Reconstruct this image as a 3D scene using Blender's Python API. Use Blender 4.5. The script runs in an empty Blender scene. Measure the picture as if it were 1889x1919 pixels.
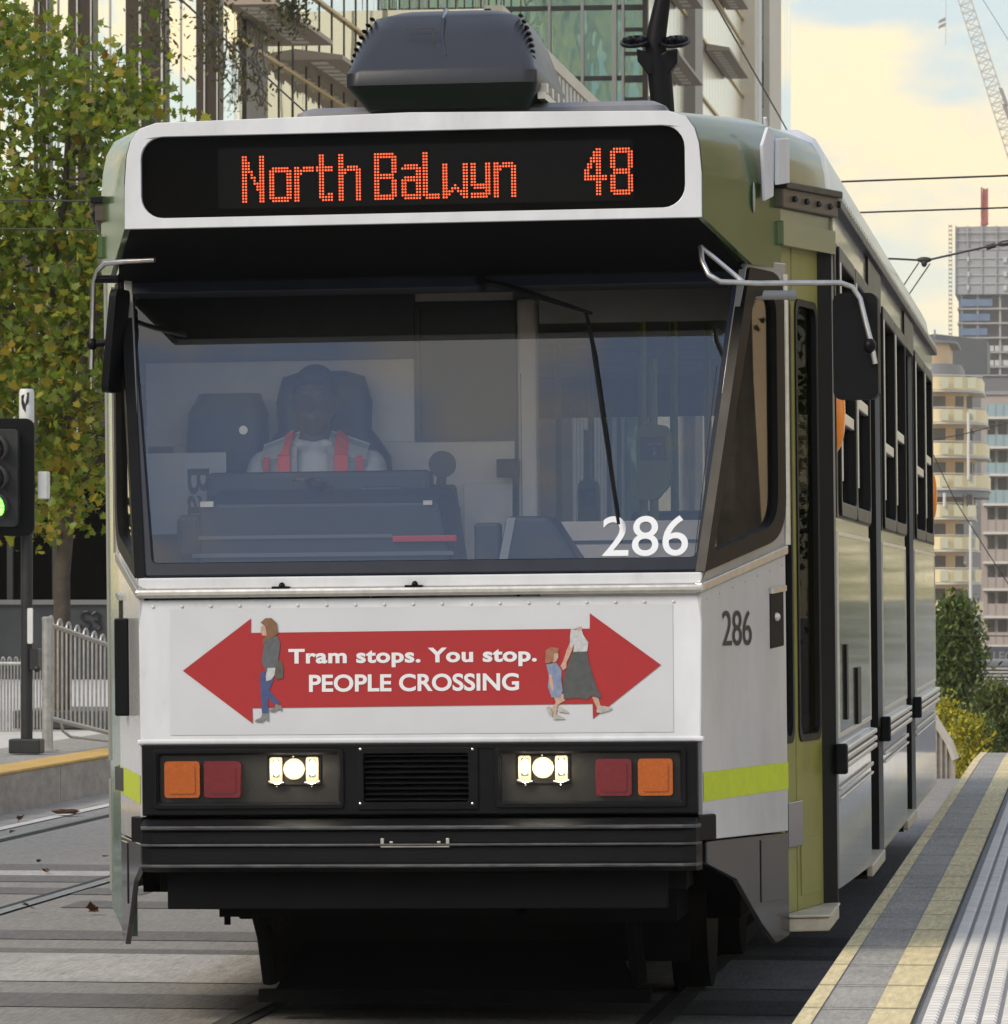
import bpy, bmesh, math, random
from mathutils import Vector, Matrix, Euler, geometry
random.seed(7)
SC = bpy.context.scene
C = SC.collection
R = math.radians

# ------------------------------------------------------------------ camera, sky, sun, exposure
F_PX, PX0, HY = 10032.78, 531.23, 1105.86
CX, CD, CZ = 2.2534, 17.9084, 1.5153
PSI = math.atan((2041.66 - PX0) / F_PX)
ROLL, TX = -.0106, .021

cam = bpy.data.cameras.new("camera")
camo = bpy.data.objects.new("camera", cam); C.objects.link(camo)
camo.location = (CX, -CD, CZ); camo.rotation_euler = (R(90), 0, PSI)
cam.sensor_fit = 'HORIZONTAL'; cam.sensor_width = 36
cam.lens = 36 * F_PX / 1889
cam.shift_x = (944.5 - PX0) / 1889; cam.shift_y = (HY - 959.5) / 1889
cam.clip_start = .5; cam.clip_end = 9000
cam.dof.use_dof = True; cam.dof.focus_distance = 18.3; cam.dof.aperture_fstop = 36
SC.camera = camo

SUN_EL, SUN_AZ = 38.0, 226.0        # compass style: 0 = +Y, clockwise
w = bpy.data.worlds.new("World"); SC.world = w; w.use_nodes = True
nt = w.node_tree; nt.nodes.clear()
def nn(t, **k):
    n = nt.nodes.new(t)
    for a, b in k.items(): setattr(n, a, b)
    return n
out = nn('ShaderNodeOutputWorld'); bg = nn('ShaderNodeBackground'); bg.inputs[1].default_value = .115
sky = nn('ShaderNodeTexSky', sky_type='NISHITA', sun_disc=False, sun_elevation=R(SUN_EL), sun_rotation=R(SUN_AZ))
sky.dust_density = .4; sky.ozone_density = 1.6; sky.altitude = 50
tc = nn('ShaderNodeTexCoord')
mp = nn('ShaderNodeMapping'); mp.inputs['Scale'].default_value = (1, 1, 2.4); mp.inputs['Location'].default_value = (.31, .2, .07)
nt.links.new(tc.outputs['Generated'], mp.inputs[0])
nz = nn('ShaderNodeTexNoise'); nz.inputs['Scale'].default_value = 17; nz.inputs['Detail'].default_value = 7; nz.inputs['Roughness'].default_value = .52
nt.links.new(mp.outputs[0], nz.inputs['Vector'])
rp = nn('ShaderNodeValToRGB'); rp.color_ramp.elements[0].position = .48; rp.color_ramp.elements[1].position = .59
nt.links.new(nz.outputs['Fac'], rp.inputs[0])
sep = nn('ShaderNodeSeparateXYZ'); nt.links.new(tc.outputs['Generated'], sep.inputs[0])
el = nn('ShaderNodeMapRange'); el.inputs[1].default_value = 0.0; el.inputs[2].default_value = .75; el.inputs[3].default_value = 1; el.inputs[4].default_value = .45
nt.links.new(sep.outputs[2], el.inputs[0])
# thin high haze of the evening sky, thickest at the horizon
hz = nn('ShaderNodeMath', operation='MULTIPLY'); hz.inputs[1].default_value = .9; nt.links.new(el.outputs[0], hz.inputs[0])
hcol = nn('ShaderNodeMix', data_type='RGBA')
low = nn('ShaderNodeMapRange'); low.inputs[1].default_value = 0.0; low.inputs[2].default_value = .09
nt.links.new(sep.outputs[2], low.inputs[0]); nt.links.new(low.outputs[0], hcol.inputs[0])
hcol.inputs[6].default_value = (5.4, 4.5, 2.75, 1); hcol.inputs[7].default_value = (3.2, 3.55, 3.5, 1)
hcol2 = nn('ShaderNodeMix', data_type='RGBA'); hi = nn('ShaderNodeMapRange'); hi.inputs[1].default_value = .12; hi.inputs[2].default_value = .6
nt.links.new(sep.outputs[2], hi.inputs[0]); nt.links.new(hi.outputs[0], hcol2.inputs[0]); nt.links.new(hcol.outputs[2], hcol2.inputs[6]); hcol2.inputs[7].default_value = (3.2, 3.9, 5.3, 1)
m1 = nn('ShaderNodeMix', data_type='RGBA'); nt.links.new(hz.outputs[0], m1.inputs[0])
nt.links.new(sky.outputs[0], m1.inputs[6]); nt.links.new(hcol2.outputs[2], m1.inputs[7])
cf = nn('ShaderNodeMath', operation='MULTIPLY'); nt.links.new(rp.outputs[0], cf.inputs[0]); nt.links.new(el.outputs[0], cf.inputs[1])
cf2 = nn('ShaderNodeMath', operation='MULTIPLY'); nt.links.new(cf.outputs[0], cf2.inputs[0]); cf2.inputs[1].default_value = .92
m2 = nn('ShaderNodeMix', data_type='RGBA'); nt.links.new(cf2.outputs[0], m2.inputs[0])
nt.links.new(m1.outputs[2], m2.inputs[6]); m2.inputs[7].default_value = (6.0, 4.9, 3.0, 1)
nt.links.new(m2.outputs[2], bg.inputs[0]); nt.links.new(bg.outputs[0], out.inputs[0])

sl = bpy.data.lights.new("sun", 'SUN'); sl.energy = 1.5; sl.angle = R(25); sl.color = (1, .87, .68)
so = bpy.data.objects.new("sun", sl); C.objects.link(so)
sd = Vector((math.sin(R(SUN_AZ)) * math.cos(R(SUN_EL)), math.cos(R(SUN_AZ)) * math.cos(R(SUN_EL)), math.sin(R(SUN_EL))))
so.rotation_euler = sd.to_track_quat('Z', 'Y').to_euler()
so.location = (-30, -30, 40)

SC.view_settings.view_transform = 'Standard'; SC.view_settings.look = 'None'
SC.view_settings.exposure = .95; SC.view_settings.gamma = 1
SC.cycles.max_bounces = 8; SC.cycles.transparent_max_bounces = 24
SC.cycles.sample_clamp_indirect = 6
try: SC.cycles.use_denoising = True
except Exception: pass

# ------------------------------------------------------------------ helpers
def W(px, py, y):
    """world point at depth plane y for a photograph pixel"""
    a = (px - PX0) / F_PX; f = (y + CD) / (math.cos(PSI) + a * math.sin(PSI))
    return Vector((CX + f * (-math.sin(PSI) + a * math.cos(PSI)), y, CZ - f * (py - HY) / F_PX))
def L(px, py, y):
    """the same in the tram's own coordinates"""
    p = W(px, py, y); x, z = p.x - TX, p.z; c, s = math.cos(ROLL), math.sin(ROLL)
    return Vector((x * c - z * s, y, x * s + z * c))
def gy(py):
    """distance y of the road point at that picture row"""
    return CZ * F_PX / (py - HY) * .985 - CD

class MB:
    def __init__(s): s.v = []; s.f = []; s.m = []; s.col = None
    def add(s, vs, fs, m=0):
        b = len(s.v); s.v += [Vector(q) for q in vs]
        for f in fs: s.f.append([b + i for i in f]); s.m.append(m)
        return s
    def box(s, x0, x1, y0, y1, z0, z1, m=0):
        v = [(x, y, z) for z in (z0, z1) for y in (y0, y1) for x in (x0, x1)]
        return s.add(v, [(0, 2, 3, 1), (4, 5, 7, 6), (0, 1, 5, 4), (2, 6, 7, 3), (0, 4, 6, 2), (1, 3, 7, 5)], m)
    def hexa(s, bot, top, m=0):
        n = len(bot)
        fs = [tuple(range(n))[::-1], tuple(range(n, 2 * n))] + [(i, (i + 1) % n, n + (i + 1) % n, n + i) for i in range(n)]
        return s.add(list(bot) + list(top), fs, m)
    def prism(s, poly, ext, m=0):
        e = Vector(ext); return s.hexa([Vector(p) for p in poly], [Vector(p) + e for p in poly], m)
    def loft(s, rings, caps=True, closed=True, m=0):
        n = len(rings[0]); vs = [p for r in rings for p in r]; fs = []
        for k in range(len(rings) - 1):
            for i in range(n if closed else n - 1):
                j = (i + 1) % n; fs.append((k * n + i, k * n + j, (k + 1) * n + j, (k + 1) * n + i))
        if caps and closed: fs += [tuple(range(n))[::-1], tuple(range((len(rings) - 1) * n, len(rings) * n))]
        return s.add(vs, fs, m)
    def tube(s, pts, r, n=8, m=0):
        pts = [Vector(p) for p in pts]; rs = r if isinstance(r, (list, tuple)) else [r] * len(pts); rings = []
        up = None
        for i, p in enumerate(pts):
            d = (pts[min(i + 1, len(pts) - 1)] - pts[max(i - 1, 0)]).normalized()
            if up is None: up = Vector((0, 0, 1)) if abs(d.z) < .9 else Vector((1, 0, 0))
            a = d.cross(up).normalized(); b = a.cross(d).normalized(); up = b
            rings.append([p + (a * math.cos(2 * math.pi * k / n) + b * math.sin(2 * math.pi * k / n)) * rs[i] for k in range(n)])
        return s.loft(rings, m=m)
    def ball(s, c, rx, ry=None, rz=None, n=12, k=8, m=0):
        ry = ry or rx; rz = rz or rx; c = Vector(c); rings = []
        for i in range(k + 1):
            t = math.pi * (i + .02) / (k + .04) - math.pi / 2
            rings.append([c + Vector((rx * math.cos(t) * math.cos(2 * math.pi * j / n), ry * math.cos(t) * math.sin(2 * math.pi * j / n), rz * math.sin(t))) for j in range(n)])
        return s.loft(rings, m=m)
    def plate(s, outer, holes, fn, depth, m=0):
        """2-D outline with holes -> plate; fn(u, v, d) gives the 3-D point at depth d behind the face"""
        loops = [list(outer)] + [list(h) for h in holes]
        tess = geometry.tessellate_polygon([[Vector((a, b, 0)) for a, b in l] for l in loops])
        flat = [p for l in loops for p in l]; n = len(flat)
        vs = [fn(a, b, 0) for a, b in flat] + [fn(a, b, depth) for a, b in flat]
        fs = [tuple(t) for t in tess] + [tuple(n + i for i in t[::-1]) for t in tess]
        o = 0
        for l in loops:
            k = len(l)
            fs += [(o + i, o + (i + 1) % k, n + o + (i + 1) % k, n + o + i) for i in range(k)]; o += k
        return s.add(vs, fs, m)
    def build(s, name, mats, parent=None, off=None, smooth=None, bevel=0, bseg=2):
        me = bpy.data.meshes.new(name)
        o = Vector(off) if off is not None else Vector((0, 0, 0))
        me.from_pydata([v - o for v in s.v], [], s.f)
        if not isinstance(mats, (list, tuple)): mats = [mats] if mats else []
        for q in mats: me.materials.append(q)
        if len(mats) > 1: me.polygons.foreach_set('material_index', s.m)
        bm = bmesh.new(); bm.from_mesh(me); bmesh.ops.recalc_face_normals(bm, faces=bm.faces); bm.to_mesh(me); bm.free()
        if smooth is not None:
            me.polygons.foreach_set('use_smooth', [True] * len(me.polygons))
            me.set_sharp_from_angle(angle=R(smooth))
        ob = bpy.data.objects.new(name, me); C.objects.link(ob)
        if parent: ob.parent = parent
        elif off is not None: ob.location = o
        if bevel:
            b = ob.modifiers.new('bevel', 'BEVEL'); b.width = bevel; b.segments = bseg; b.limit_method = 'ANGLE'; b.angle_limit = R(35)
        return ob

def rrect(x0, x1, y0, y1, r, n=6):
    pts = []
    for cx, cy, a in ((x1 - r, y1 - r, 0), (x0 + r, y1 - r, 90), (x0 + r, y0 + r, 180), (x1 - r, y0 + r, 270)):
        for k in range(n + 1):
            t = R(a + 90 * k / n); pts.append((cx + r * math.cos(t), cy + r * math.sin(t)))
    return pts
def round_poly(pts, r, n=5):
    o = []; N = len(pts)
    for i in range(N):
        p = Vector(pts[i]); a = Vector(pts[i - 1]) - p; b = Vector(pts[(i + 1) % N]) - p
        rr = r[i] if isinstance(r, (list, tuple)) else r
        if rr <= 0: o.append(tuple(p)); continue
        A = p + a.normalized() * rr; B = p + b.normalized() * rr
        for k in range(n + 1):
            t = k / n; o.append(tuple(A * (1 - t) ** 2 + p * 2 * t * (1 - t) + B * t * t))
    return o
def tag(o, label=None, cat=None, group=None, kind=None):
    if label: o['label'] = label
    if cat: o['category'] = cat
    if group: o['group'] = group
    if kind: o['kind'] = kind
    return o
def thing(name, label, cat, loc=(0, 0, 0), group=None):
    o = bpy.data.objects.new(name, None); C.objects.link(o); o.location = loc; o.empty_display_size = .2
    return tag(o, label, cat, group)
def struct(o): o['kind'] = 'structure'; return o

def mat(name, col, rough=.5, metal=0, var=0, vs=4, bump=0, bs=60, coat=0, spec=.5, emit=None, es=1, stretch=(1, 1, 1), col2=None, sheen=0):
    m = bpy.data.materials.new(name); m.use_nodes = True; t = m.node_tree; b = t.nodes['Principled BSDF']
    b.inputs['Base Color'].default_value = (*col, 1); b.inputs['Roughness'].default_value = rough
    b.inputs['Metallic'].default_value = metal; b.inputs['Coat Weight'].default_value = coat; b.inputs['Coat Roughness'].default_value = .06
    b.inputs['Specular IOR Level'].default_value = spec
    if emit: b.inputs['Emission Color'].default_value = (*emit, 1); b.inputs['Emission Strength'].default_value = es
    if var or bump or col2:
        tcn = t.nodes.new('ShaderNodeTexCoord'); mpn = t.nodes.new('ShaderNodeMapping'); mpn.inputs['Scale'].default_value = stretch
        t.links.new(tcn.outputs['Object'], mpn.inputs[0])
    if var or col2:
        n = t.nodes.new('ShaderNodeTexNoise'); n.inputs['Scale'].default_value = vs; n.inputs['Detail'].default_value = 8; n.inputs['Roughness'].default_value = .65
        t.links.new(mpn.outputs[0], n.inputs['Vector'])
        r = t.nodes.new('ShaderNodeValToRGB'); r.color_ramp.elements[0].position = .3; r.color_ramp.elements[1].position = .7
        c2 = col2 or tuple(c * (1 - var) for c in col)
        r.color_ramp.elements[0].color = (*c2, 1); r.color_ramp.elements[1].color = (*(tuple(min(1, c * (1 + var * .6)) for c in col)), 1)
        t.links.new(n.outputs['Fac'], r.inputs[0]); t.links.new(r.outputs[0], b.inputs['Base Color'])
        mr = t.nodes.new('ShaderNodeMapRange'); mr.inputs[3].default_value = max(0, rough - .07); mr.inputs[4].default_value = min(1, rough + .1)
        t.links.new(n.outputs['Fac'], mr.inputs[0]); t.links.new(mr.outputs[0], b.inputs['Roughness'])
    if bump:
        n2 = t.nodes.new('ShaderNodeTexNoise'); n2.inputs['Scale'].default_value = bs; n2.inputs['Detail'].default_value = 5
        t.links.new(mpn.outputs[0], n2.inputs['Vector'])
        bp = t.nodes.new('ShaderNodeBump'); bp.inputs['Strength'].default_value = bump; bp.inputs['Distance'].default_value = .01
        t.links.new(n2.outputs['Fac'], bp.inputs['Height']); t.links.new(bp.outputs[0], b.inputs['Normal'])
    return m
def glass(name, tint=(.8, .82, .85), refl=.12, rough=0.0, wav=0, fres=True):
    m = bpy.data.materials.new(name); m.use_nodes = True; t = m.node_tree; t.nodes.clear()
    o = t.nodes.new('ShaderNodeOutputMaterial'); mx = t.nodes.new('ShaderNodeMixShader')
    tr = t.nodes.new('ShaderNodeBsdfTransparent'); tr.inputs[0].default_value = (*tint, 1)
    g = t.nodes.new('ShaderNodeBsdfGlossy'); g.inputs['Roughness'].default_value = rough
    lw = t.nodes.new('ShaderNodeLayerWeight'); lw.inputs[0].default_value = .35
    mr = t.nodes.new('ShaderNodeMapRange'); mr.inputs[3].default_value = refl; mr.inputs[4].default_value = .9 if fres else refl
    t.links.new(lw.outputs['Fresnel'], mr.inputs[0]); t.links.new(mr.outputs[0], mx.inputs[0])
    t.links.new(tr.outputs[0], mx.inputs[1]); t.links.new(g.outputs[0], mx.inputs[2]); t.links.new(mx.outputs[0], o.inputs[0])
    if wav:
        tcn = t.nodes.new('ShaderNodeTexCoord'); n = t.nodes.new('ShaderNodeTexNoise'); n.inputs['Scale'].default_value = .6
        t.links.new(tcn.outputs['Object'], n.inputs['Vector']); bp = t.nodes.new('ShaderNodeBump'); bp.inputs['Strength'].default_value = wav
        t.links.new(n.outputs['Fac'], bp.inputs['Height']); t.links.new(bp.outputs[0], g.inputs['Normal'])
    return m

def text_mesh(s, offset=0, spacing=1.0):
    cu = bpy.data.curves.new('lettering_curve', 'FONT'); cu.body = s; cu.size = 1; cu.offset = offset; cu.space_character = spacing; cu.resolution_u = 6
    ob = bpy.data.objects.new('lettering_tmp', cu); C.objects.link(ob)
    bpy.context.view_layer.update()
    me = bpy.data.meshes.new_from_object(ob.evaluated_get(bpy.context.evaluated_depsgraph_get()))
    vs = [v.co.copy() for v in me.vertices]; fs = [tuple(p.vertices) for p in me.polygons]
    bpy.data.objects.remove(ob); bpy.data.curves.remove(cu); bpy.data.meshes.remove(me)
    return vs, fs
def lettering(mb, s, fn, u0, u1, v0, v1, offset=0, spacing=1.0, m=0, rot=0):
    """fit text into the rectangle u0..u1 x v0..v1 of the face fn(u, v)"""
    vs, fs = text_mesh(s, offset, spacing)
    if rot: vs = [Vector((v.y, -v.x, 0)) for v in vs]
    ax, bx = min(v.x for v in vs), max(v.x for v in vs); ay, by = min(v.y for v in vs), max(v.y for v in vs)
    mb.add([fn(u0 + (v.x - ax) / (bx - ax) * (u1 - u0), v0 + (v.y - ay) / (by - ay) * (v1 - v0)) for v in vs], fs, m)
    return mb

# ------------------------------------------------------------------ materials
M = {}
M['white'] = mat('tram_white_paint', (.66, .68, .72), .28, var=.17, vs=3.5, coat=.3, stretch=(1, 1, .4))
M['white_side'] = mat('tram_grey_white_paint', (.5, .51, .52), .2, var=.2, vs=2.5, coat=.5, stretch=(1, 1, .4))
M['green'] = mat('tram_green_paint', (.05, .1, .03), .22, var=.25, vs=3, coat=.35, spec=.4)
M['sidegrey'] = mat('tram_side_grey', (.3, .3, .285), .12, var=.2, vs=3, coat=.6, stretch=(1, 1, .3))
M['scuff_glint'] = mat('scuffed_highlight_ridge', (.1, .1, .108), .5, col2=(.012, .012, .014), vs=22, stretch=(.5, 1, 3))  # worn grey that also paints the highlights along the bumper ribs
M['green_panel'] = mat('tram_green_side_panel', (.055, .1, .03), .09, var=.25, vs=5, coat=.7, stretch=(1, 1, .25))
M['roofside'] = mat('tram_pale_roof_paint', (.36, .38, .35), .3, var=.25, vs=3, stretch=(1, 1, .2), coat=.3)
M['black'] = mat('black_plastic', (.004, .0045, .006), .45, spec=.18, var=.35, vs=12, bump=.08, bs=180)
M['black_rubber'] = mat('black_rubber', (.004, .0045, .006), .5, spec=.2, var=.4, vs=9, bump=.12, bs=120, stretch=(.3, 1, 1))
M['black_matt'] = mat('black_underframe', (.004, .004, .005), .85, spec=.15, var=.5, vs=8)
M['hood_under'] = mat('black_hood_lining', (.003, .003, .004), .7, spec=.15)
M['wsframe'] = mat('windscreen_rubber_blue_black', (.008, .012, .024), .4, spec=.35, var=.3, vs=10)
M['skirt'] = mat('dark_grey_skirt_paint', (.02, .02, .025), .2, var=.3, vs=4, coat=.5)
M['alu'] = mat('aluminium_trim', (.62, .6, .56), .32, metal=.85, var=.15, vs=30)
M['chrome'] = mat('steel_tube', (.55, .54, .52), .3, metal=.9, var=.2, vs=25)
M['cream_step'] = mat('cream_step', (.5, .44, .33), .55, var=.3, vs=12)
M['lime'] = mat('lime_reflective_tape', (.50, .60, .015), .4, var=.12, vs=25)
M['door_yellow'] = mat('door_olive_yellow', (.21, .21, .028), .4, var=.25, vs=8)
M['sidefr'] = mat('dark_window_frame', (.008, .0075, .007), .4, spec=.2, var=.3, vs=10)
M['orange'] = mat('orange_lens', (1, .26, .008), .22, var=.12, vs=60, coat=.4)
M['amber'] = mat('amber_lens', (.42, .09, .005), .25, var=.15, vs=90, bump=.06, bs=220, coat=.4)
M['redlens'] = mat('red_lens', (.15, .007, .014), .25, var=.1, vs=60, bump=.05, bs=240, coat=.4)
M['lampwhite'] = mat('headlamp_lit', (1, .95, .8), .3, emit=(1, .92, .72), es=24)
M['lampglow'] = mat('headlamp_halo_lens', (.22, .19, .14), .25, emit=(1, .75, .42), es=.25)  # faint emission stands in for the warm halo round the lit lamps
M['led'] = mat('led_red', (.3, .02, .02), .4, emit=(1, .07, .04), es=1.5)
M['ledrim'] = mat('led_amber', (.5, .1, .02), .4, emit=(1, .2, .03), es=.9)
M['ledbg'] = mat('led_board', (.003, .003, .004), .8, spec=.05)
M['red'] = mat('print_red', (.36, .014, .018), .35, var=.06, vs=20)
M['decal'] = mat('print_pale_grey', (.56, .58, .615), .35, var=.04, vs=6)
M['printwhite'] = mat('print_white', (.72, .73, .76), .35)
M['stickerwhite'] = mat('sticker_white', (.72, .75, .8), .4)
M['ink'] = mat('print_black', (.015, .015, .018), .4)
M['ws'] = glass('windscreen_glass', (.93, .94, .95), .095)
M['qglass'] = glass('quarter_window_glass', (.6, .6, .58), .16)
M['sglass'] = glass('side_window_glass', (.55, .56, .55), .08)
M['dispglass'] = glass('display_glass', (.85, .85, .85), .002, fres=False)
M['cream_in'] = mat('cab_cream_laminate', (.74, .67, .6), .5, var=.08, vs=6)
M['greyin'] = mat('cab_dark_console', (.025, .03, .042), .45, var=.25, vs=12)
M['inner'] = mat('saloon_lining', (.4, .39, .37), .6, var=.2, vs=3)
M['floor_in'] = mat('saloon_floor', (.06, .06, .06), .7, var=.3, vs=8)
M['seat'] = mat('saloon_seat', (.05, .12, .06), .7, var=.3, vs=20)
M['validator'] = mat('validator_yellow_green', (.36, .42, .05), .45, var=.1, vs=10)
M['redin'] = mat('console_red_strip', (.55, .03, .03), .5)

# ================================================================== SETTING
def ground_mat(name, c1, c2, patch=.5, speck=55, rough=.85, joint=None):
    m = bpy.data.materials.new(name); m.use_nodes = True; t = m.node_tree; b = t.nodes['Principled BSDF']; b.inputs['Roughness'].default_value = rough
    b.inputs['Specular IOR Level'].default_value = .3
    tcn = t.nodes.new('ShaderNodeTexCoord'); ms = []
    for sc, st, det in ((patch, (1, .35, 1), 6), (speck, (1, .12, 1), 3), (9, (1, .25, 1), 6)):
        mpn = t.nodes.new('ShaderNodeMapping'); mpn.inputs['Scale'].default_value = st; t.links.new(tcn.outputs['Object'], mpn.inputs[0])
        n = t.nodes.new('ShaderNodeTexNoise'); n.inputs['Scale'].default_value = sc; n.inputs['Detail'].default_value = det; n.inputs['Roughness'].default_value = .7
        t.links.new(mpn.outputs[0], n.inputs['Vector']); ms.append(n)
    r = t.nodes.new('ShaderNodeValToRGB'); r.color_ramp.elements[0].position = .34; r.color_ramp.elements[1].position = .66
    r.color_ramp.elements[0].color = (*c2, 1); r.color_ramp.elements[1].color = (*c1, 1)
    ad = t.nodes.new('ShaderNodeMath'); ad.operation = 'MULTIPLY_ADD'; ad.inputs[1].default_value = .45
    m3 = t.nodes.new('ShaderNodeMath'); m3.operation = 'MULTIPLY'; m3.inputs[1].default_value = .55
    t.links.new(ms[2].outputs['Fac'], m3.inputs[0]); t.links.new(ms[0].outputs['Fac'], ad.inputs[0]); t.links.new(m3.outputs[0], ad.inputs[2]); t.links.new(ad.outputs[0], r.inputs[0])
    sr = t.nodes.new('ShaderNodeMapRange'); sr.inputs[1].default_value = .3; sr.inputs[2].default_value = .7; sr.inputs[3].default_value = .8; sr.inputs[4].default_value = 1.18
    t.links.new(ms[1].outputs['Fac'], sr.inputs[0])
    mu = t.nodes.new('ShaderNodeMix'); mu.data_type = 'RGBA'; mu.blend_type = 'MULTIPLY'; mu.inputs[0].default_value = 1
    t.links.new(r.outputs[0], mu.inputs[6]); t.links.new(sr.outputs[0], mu.inputs[7]); t.links.new(mu.outputs[2], b.inputs['Base Color'])
    bp = t.nodes.new('ShaderNodeBump'); bp.inputs['Strength'].default_value = .5; bp.inputs['Distance'].default_value = .01
    t.links.new(ms[1].outputs['Fac'], bp.inputs['Height']); t.links.new(bp.outputs[0], b.inputs['Normal'])
    return m
M['asphalt'] = ground_mat('asphalt', (.29, .278, .258), (.215, .207, .195))
M['asphalt2'] = ground_mat('asphalt_dark', (.175, .17, .162), (.125, .122, .118))
M['concrete'] = mat('track_concrete', (.2, .19, .18), .85, var=.28, vs=3, bump=.4, bs=70, stretch=(.4, 1.3, 1))
M['kerb'] = mat('kerb_concrete', (.36, .325, .285), .8, var=.3, vs=5, bump=.3, bs=50, stretch=(1, .7, 2))
M['paver'] = ground_mat('platform_paver_grey', (.36, .345, .315), (.26, .25, .23), .8, 70)
M['padstone'] = mat('tactile_pale_concrete', (.66, .635, .59), .75, var=.16, vs=5, bump=.2, bs=70)
M['yellow'] = ground_mat('platform_yellow', (.68, .58, .34), (.6, .51, .3), 1.2, 45)
M['yellow2'] = mat('kerb_yellow_paint', (.6, .38, .1), .7, var=.25, vs=9)
M['roadwhite'] = mat('road_white_paint', (.6, .59, .56), .7, var=.3, vs=14)
M['worn'] = ground_mat('road_worn_white', (.5, .485, .46), (.29, .28, .265), 1.6, 60)
M['steelrail'] = mat('rail_steel', (.42, .41, .4), .35, metal=.8, var=.35, vs=14)
M['grout'] = mat('rail_groove', (.02, .02, .02), .8)

def prof(y):        # the street climbs to a crest and then falls away
    if y < 22.5: return 0
    if y < 30: return -.5 * .045 * (y - 22.5) ** 2 / 7.5
    z30 = -.5 * .045 * 7.5
    if y < 150: return z30 - .045 * (y - 30)
    return z30 - .045 * 120
ys = [-400, -60, -20, 0, 10, 20, 22.5, 24, 25.5, 27, 28.5, 30, 60, 100, 150, 400, 1500, 7000]
def ribbon(name, xs, ylist, dz, m, zf=prof, kind=True, uvy=None, parent=None):
    b = MB(); n = len(xs)
    b.add([(x, y, zf(y) + dz) for y in ylist for x in xs], [(k * n + i, k * n + i + 1, (k + 1) * n + i + 1, (k + 1) * n + i) for k in range(len(ylist) - 1) for i in range(n - 1)])
    o = b.build(name, m, parent)
    if kind and not parent: struct(o)
    return o
ribbon('ground', [-4000, -300, -60, -20, 0, 20, 60, 300, 4000], ys, -.02, M['asphalt'])
def sub(a, b): return [a] + [y for y in ys if a < y < b] + [b]
ribbon('road', [-9, -4.42, -1.75, 1.32], sub(-60, 150), 0, M['asphalt'])
def track(cx):
    for s in (-1, 1):
        x = cx + s * .7525
        b = MB()
        yl = sub(-60, 120)
        for k in range(len(yl) - 1):
            y0, y1 = yl[k], yl[k + 1]
            for (a, c, dz) in ((x - .035, x + .035, .008),):
                b.add([(a, y0, prof(y0) + dz), (c, y0, prof(y0) + dz), (c, y1, prof(y1) + dz), (a, y1, prof(y1) + dz)], [(0, 1, 2, 3)])
        struct(b.build('tram_rail', M['steelrail']))
        inn = -s
        ribbon('rail_groove', sorted([x + inn * .036, x + inn * .085]), yl, .005, M['grout'])
track(TX); track(-3.55)
ribbon('lane_line', [-4.62, -4.52], sub(-60, 120), .006, M['roadwhite'])
ribbon('gutter', [-4.98, -4.64], sub(-60, 24), .004, M['kerb'])
# worn pale and dark bands across the tracks
for (p0, p1, m, x0, x1) in ((1622, 1634, 'asphalt2', -9, -1.4), (1643, 1655, 'asphalt2', -9, -1.6), (1666, 1678, 'asphalt2', -9, -2.4), (1690, 1703, 'asphalt2', -2.6, -1.2),
                            (1746, 1763, 'asphalt2', -9, 1.25), (1780, 1789, 'asphalt2', -9, 1.25), (1789, 1842, 'worn', -9, 1.25), (1864, 1890, 'asphalt2', -9, 1.25), (1634, 1643, 'worn', -9, -1.3)):
    struct(MB().add([(x0, gy(p1), .003), (x1, gy(p1), .003), (x1, gy(p0), .003), (x0, gy(p0), .003)], [(0, 1, 2, 3)]).build('road_band', M[m]))

# --- right platform
HP = .28
X0 = 1.415
def pprof(y): return prof(y) + HP if y < 22.3 else prof(y) + HP - max(0, y - 23) * .02
py_ = [-60 + 2.4 * k for k in range(0, 35)] + [24, 25.5, 27, 28.5, 30]
b = MB()
for k in range(len(py_) - 1):
    y0, y1 = py_[k], py_[k + 1]; g = .012 if k % 1 == 0 else 0
    b.hexa([(X0, y0 + g, prof(y0) - .3), (9, y0 + g, prof(y0) - .3), (9, y1, prof(y1) - .3), (X0, y1, prof(y1) - .3)],
           [(X0, y0 + g, pprof(y0)), (9, y0 + g, pprof(y0)), (9, y1, pprof(y1)), (X0, y1, pprof(y1))])
plat = struct(b.build('platform', M['paver']))
ribbon('platform_base', [X0 + .02, 8.9], py_, -.03, M['grout'], zf=pprof)
ribbon('edge_line', [X0 + .004, X0 + .055], py_, .004, M['yellow'], zf=pprof)
ribbon('safety_line', [X0 + .215, X0 + .335], py_, .004, M['yellow'], zf=pprof)
# tactile pads: raised ribs running along, cut by cross slots
b = MB()
x_t = X0 + .345
y = -6.0
while y < 24.5:
    z = pprof(y)
    for k in range(22):
        xa = x_t + .02 + k * .056
        b.add([(xa, y, z + .002), (xa + .044, y, z + .002), (xa + .044, y + .075, z + .002), (xa, y + .075, z + .002),
               (xa + .007, y + .01, z + .010), (xa + .037, y + .01, z + .010), (xa + .037, y + .065, z + .010), (xa + .007, y + .065, z + .010)],
              [(4, 5, 6, 7), (0, 1, 5, 4), (1, 2, 6, 5), (2, 3, 7, 6), (3, 0, 4, 7)])
    y += .107
struct(b.build('tactile_paving', M['padstone']))
M['padbase'] = mat('tactile_base', (.2, .2, .205), .8, var=.15, vs=6)
ribbon('tactile_base', [x_t, x_t + 1.3], py_, .002, M['padbase'], zf=pprof)

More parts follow.
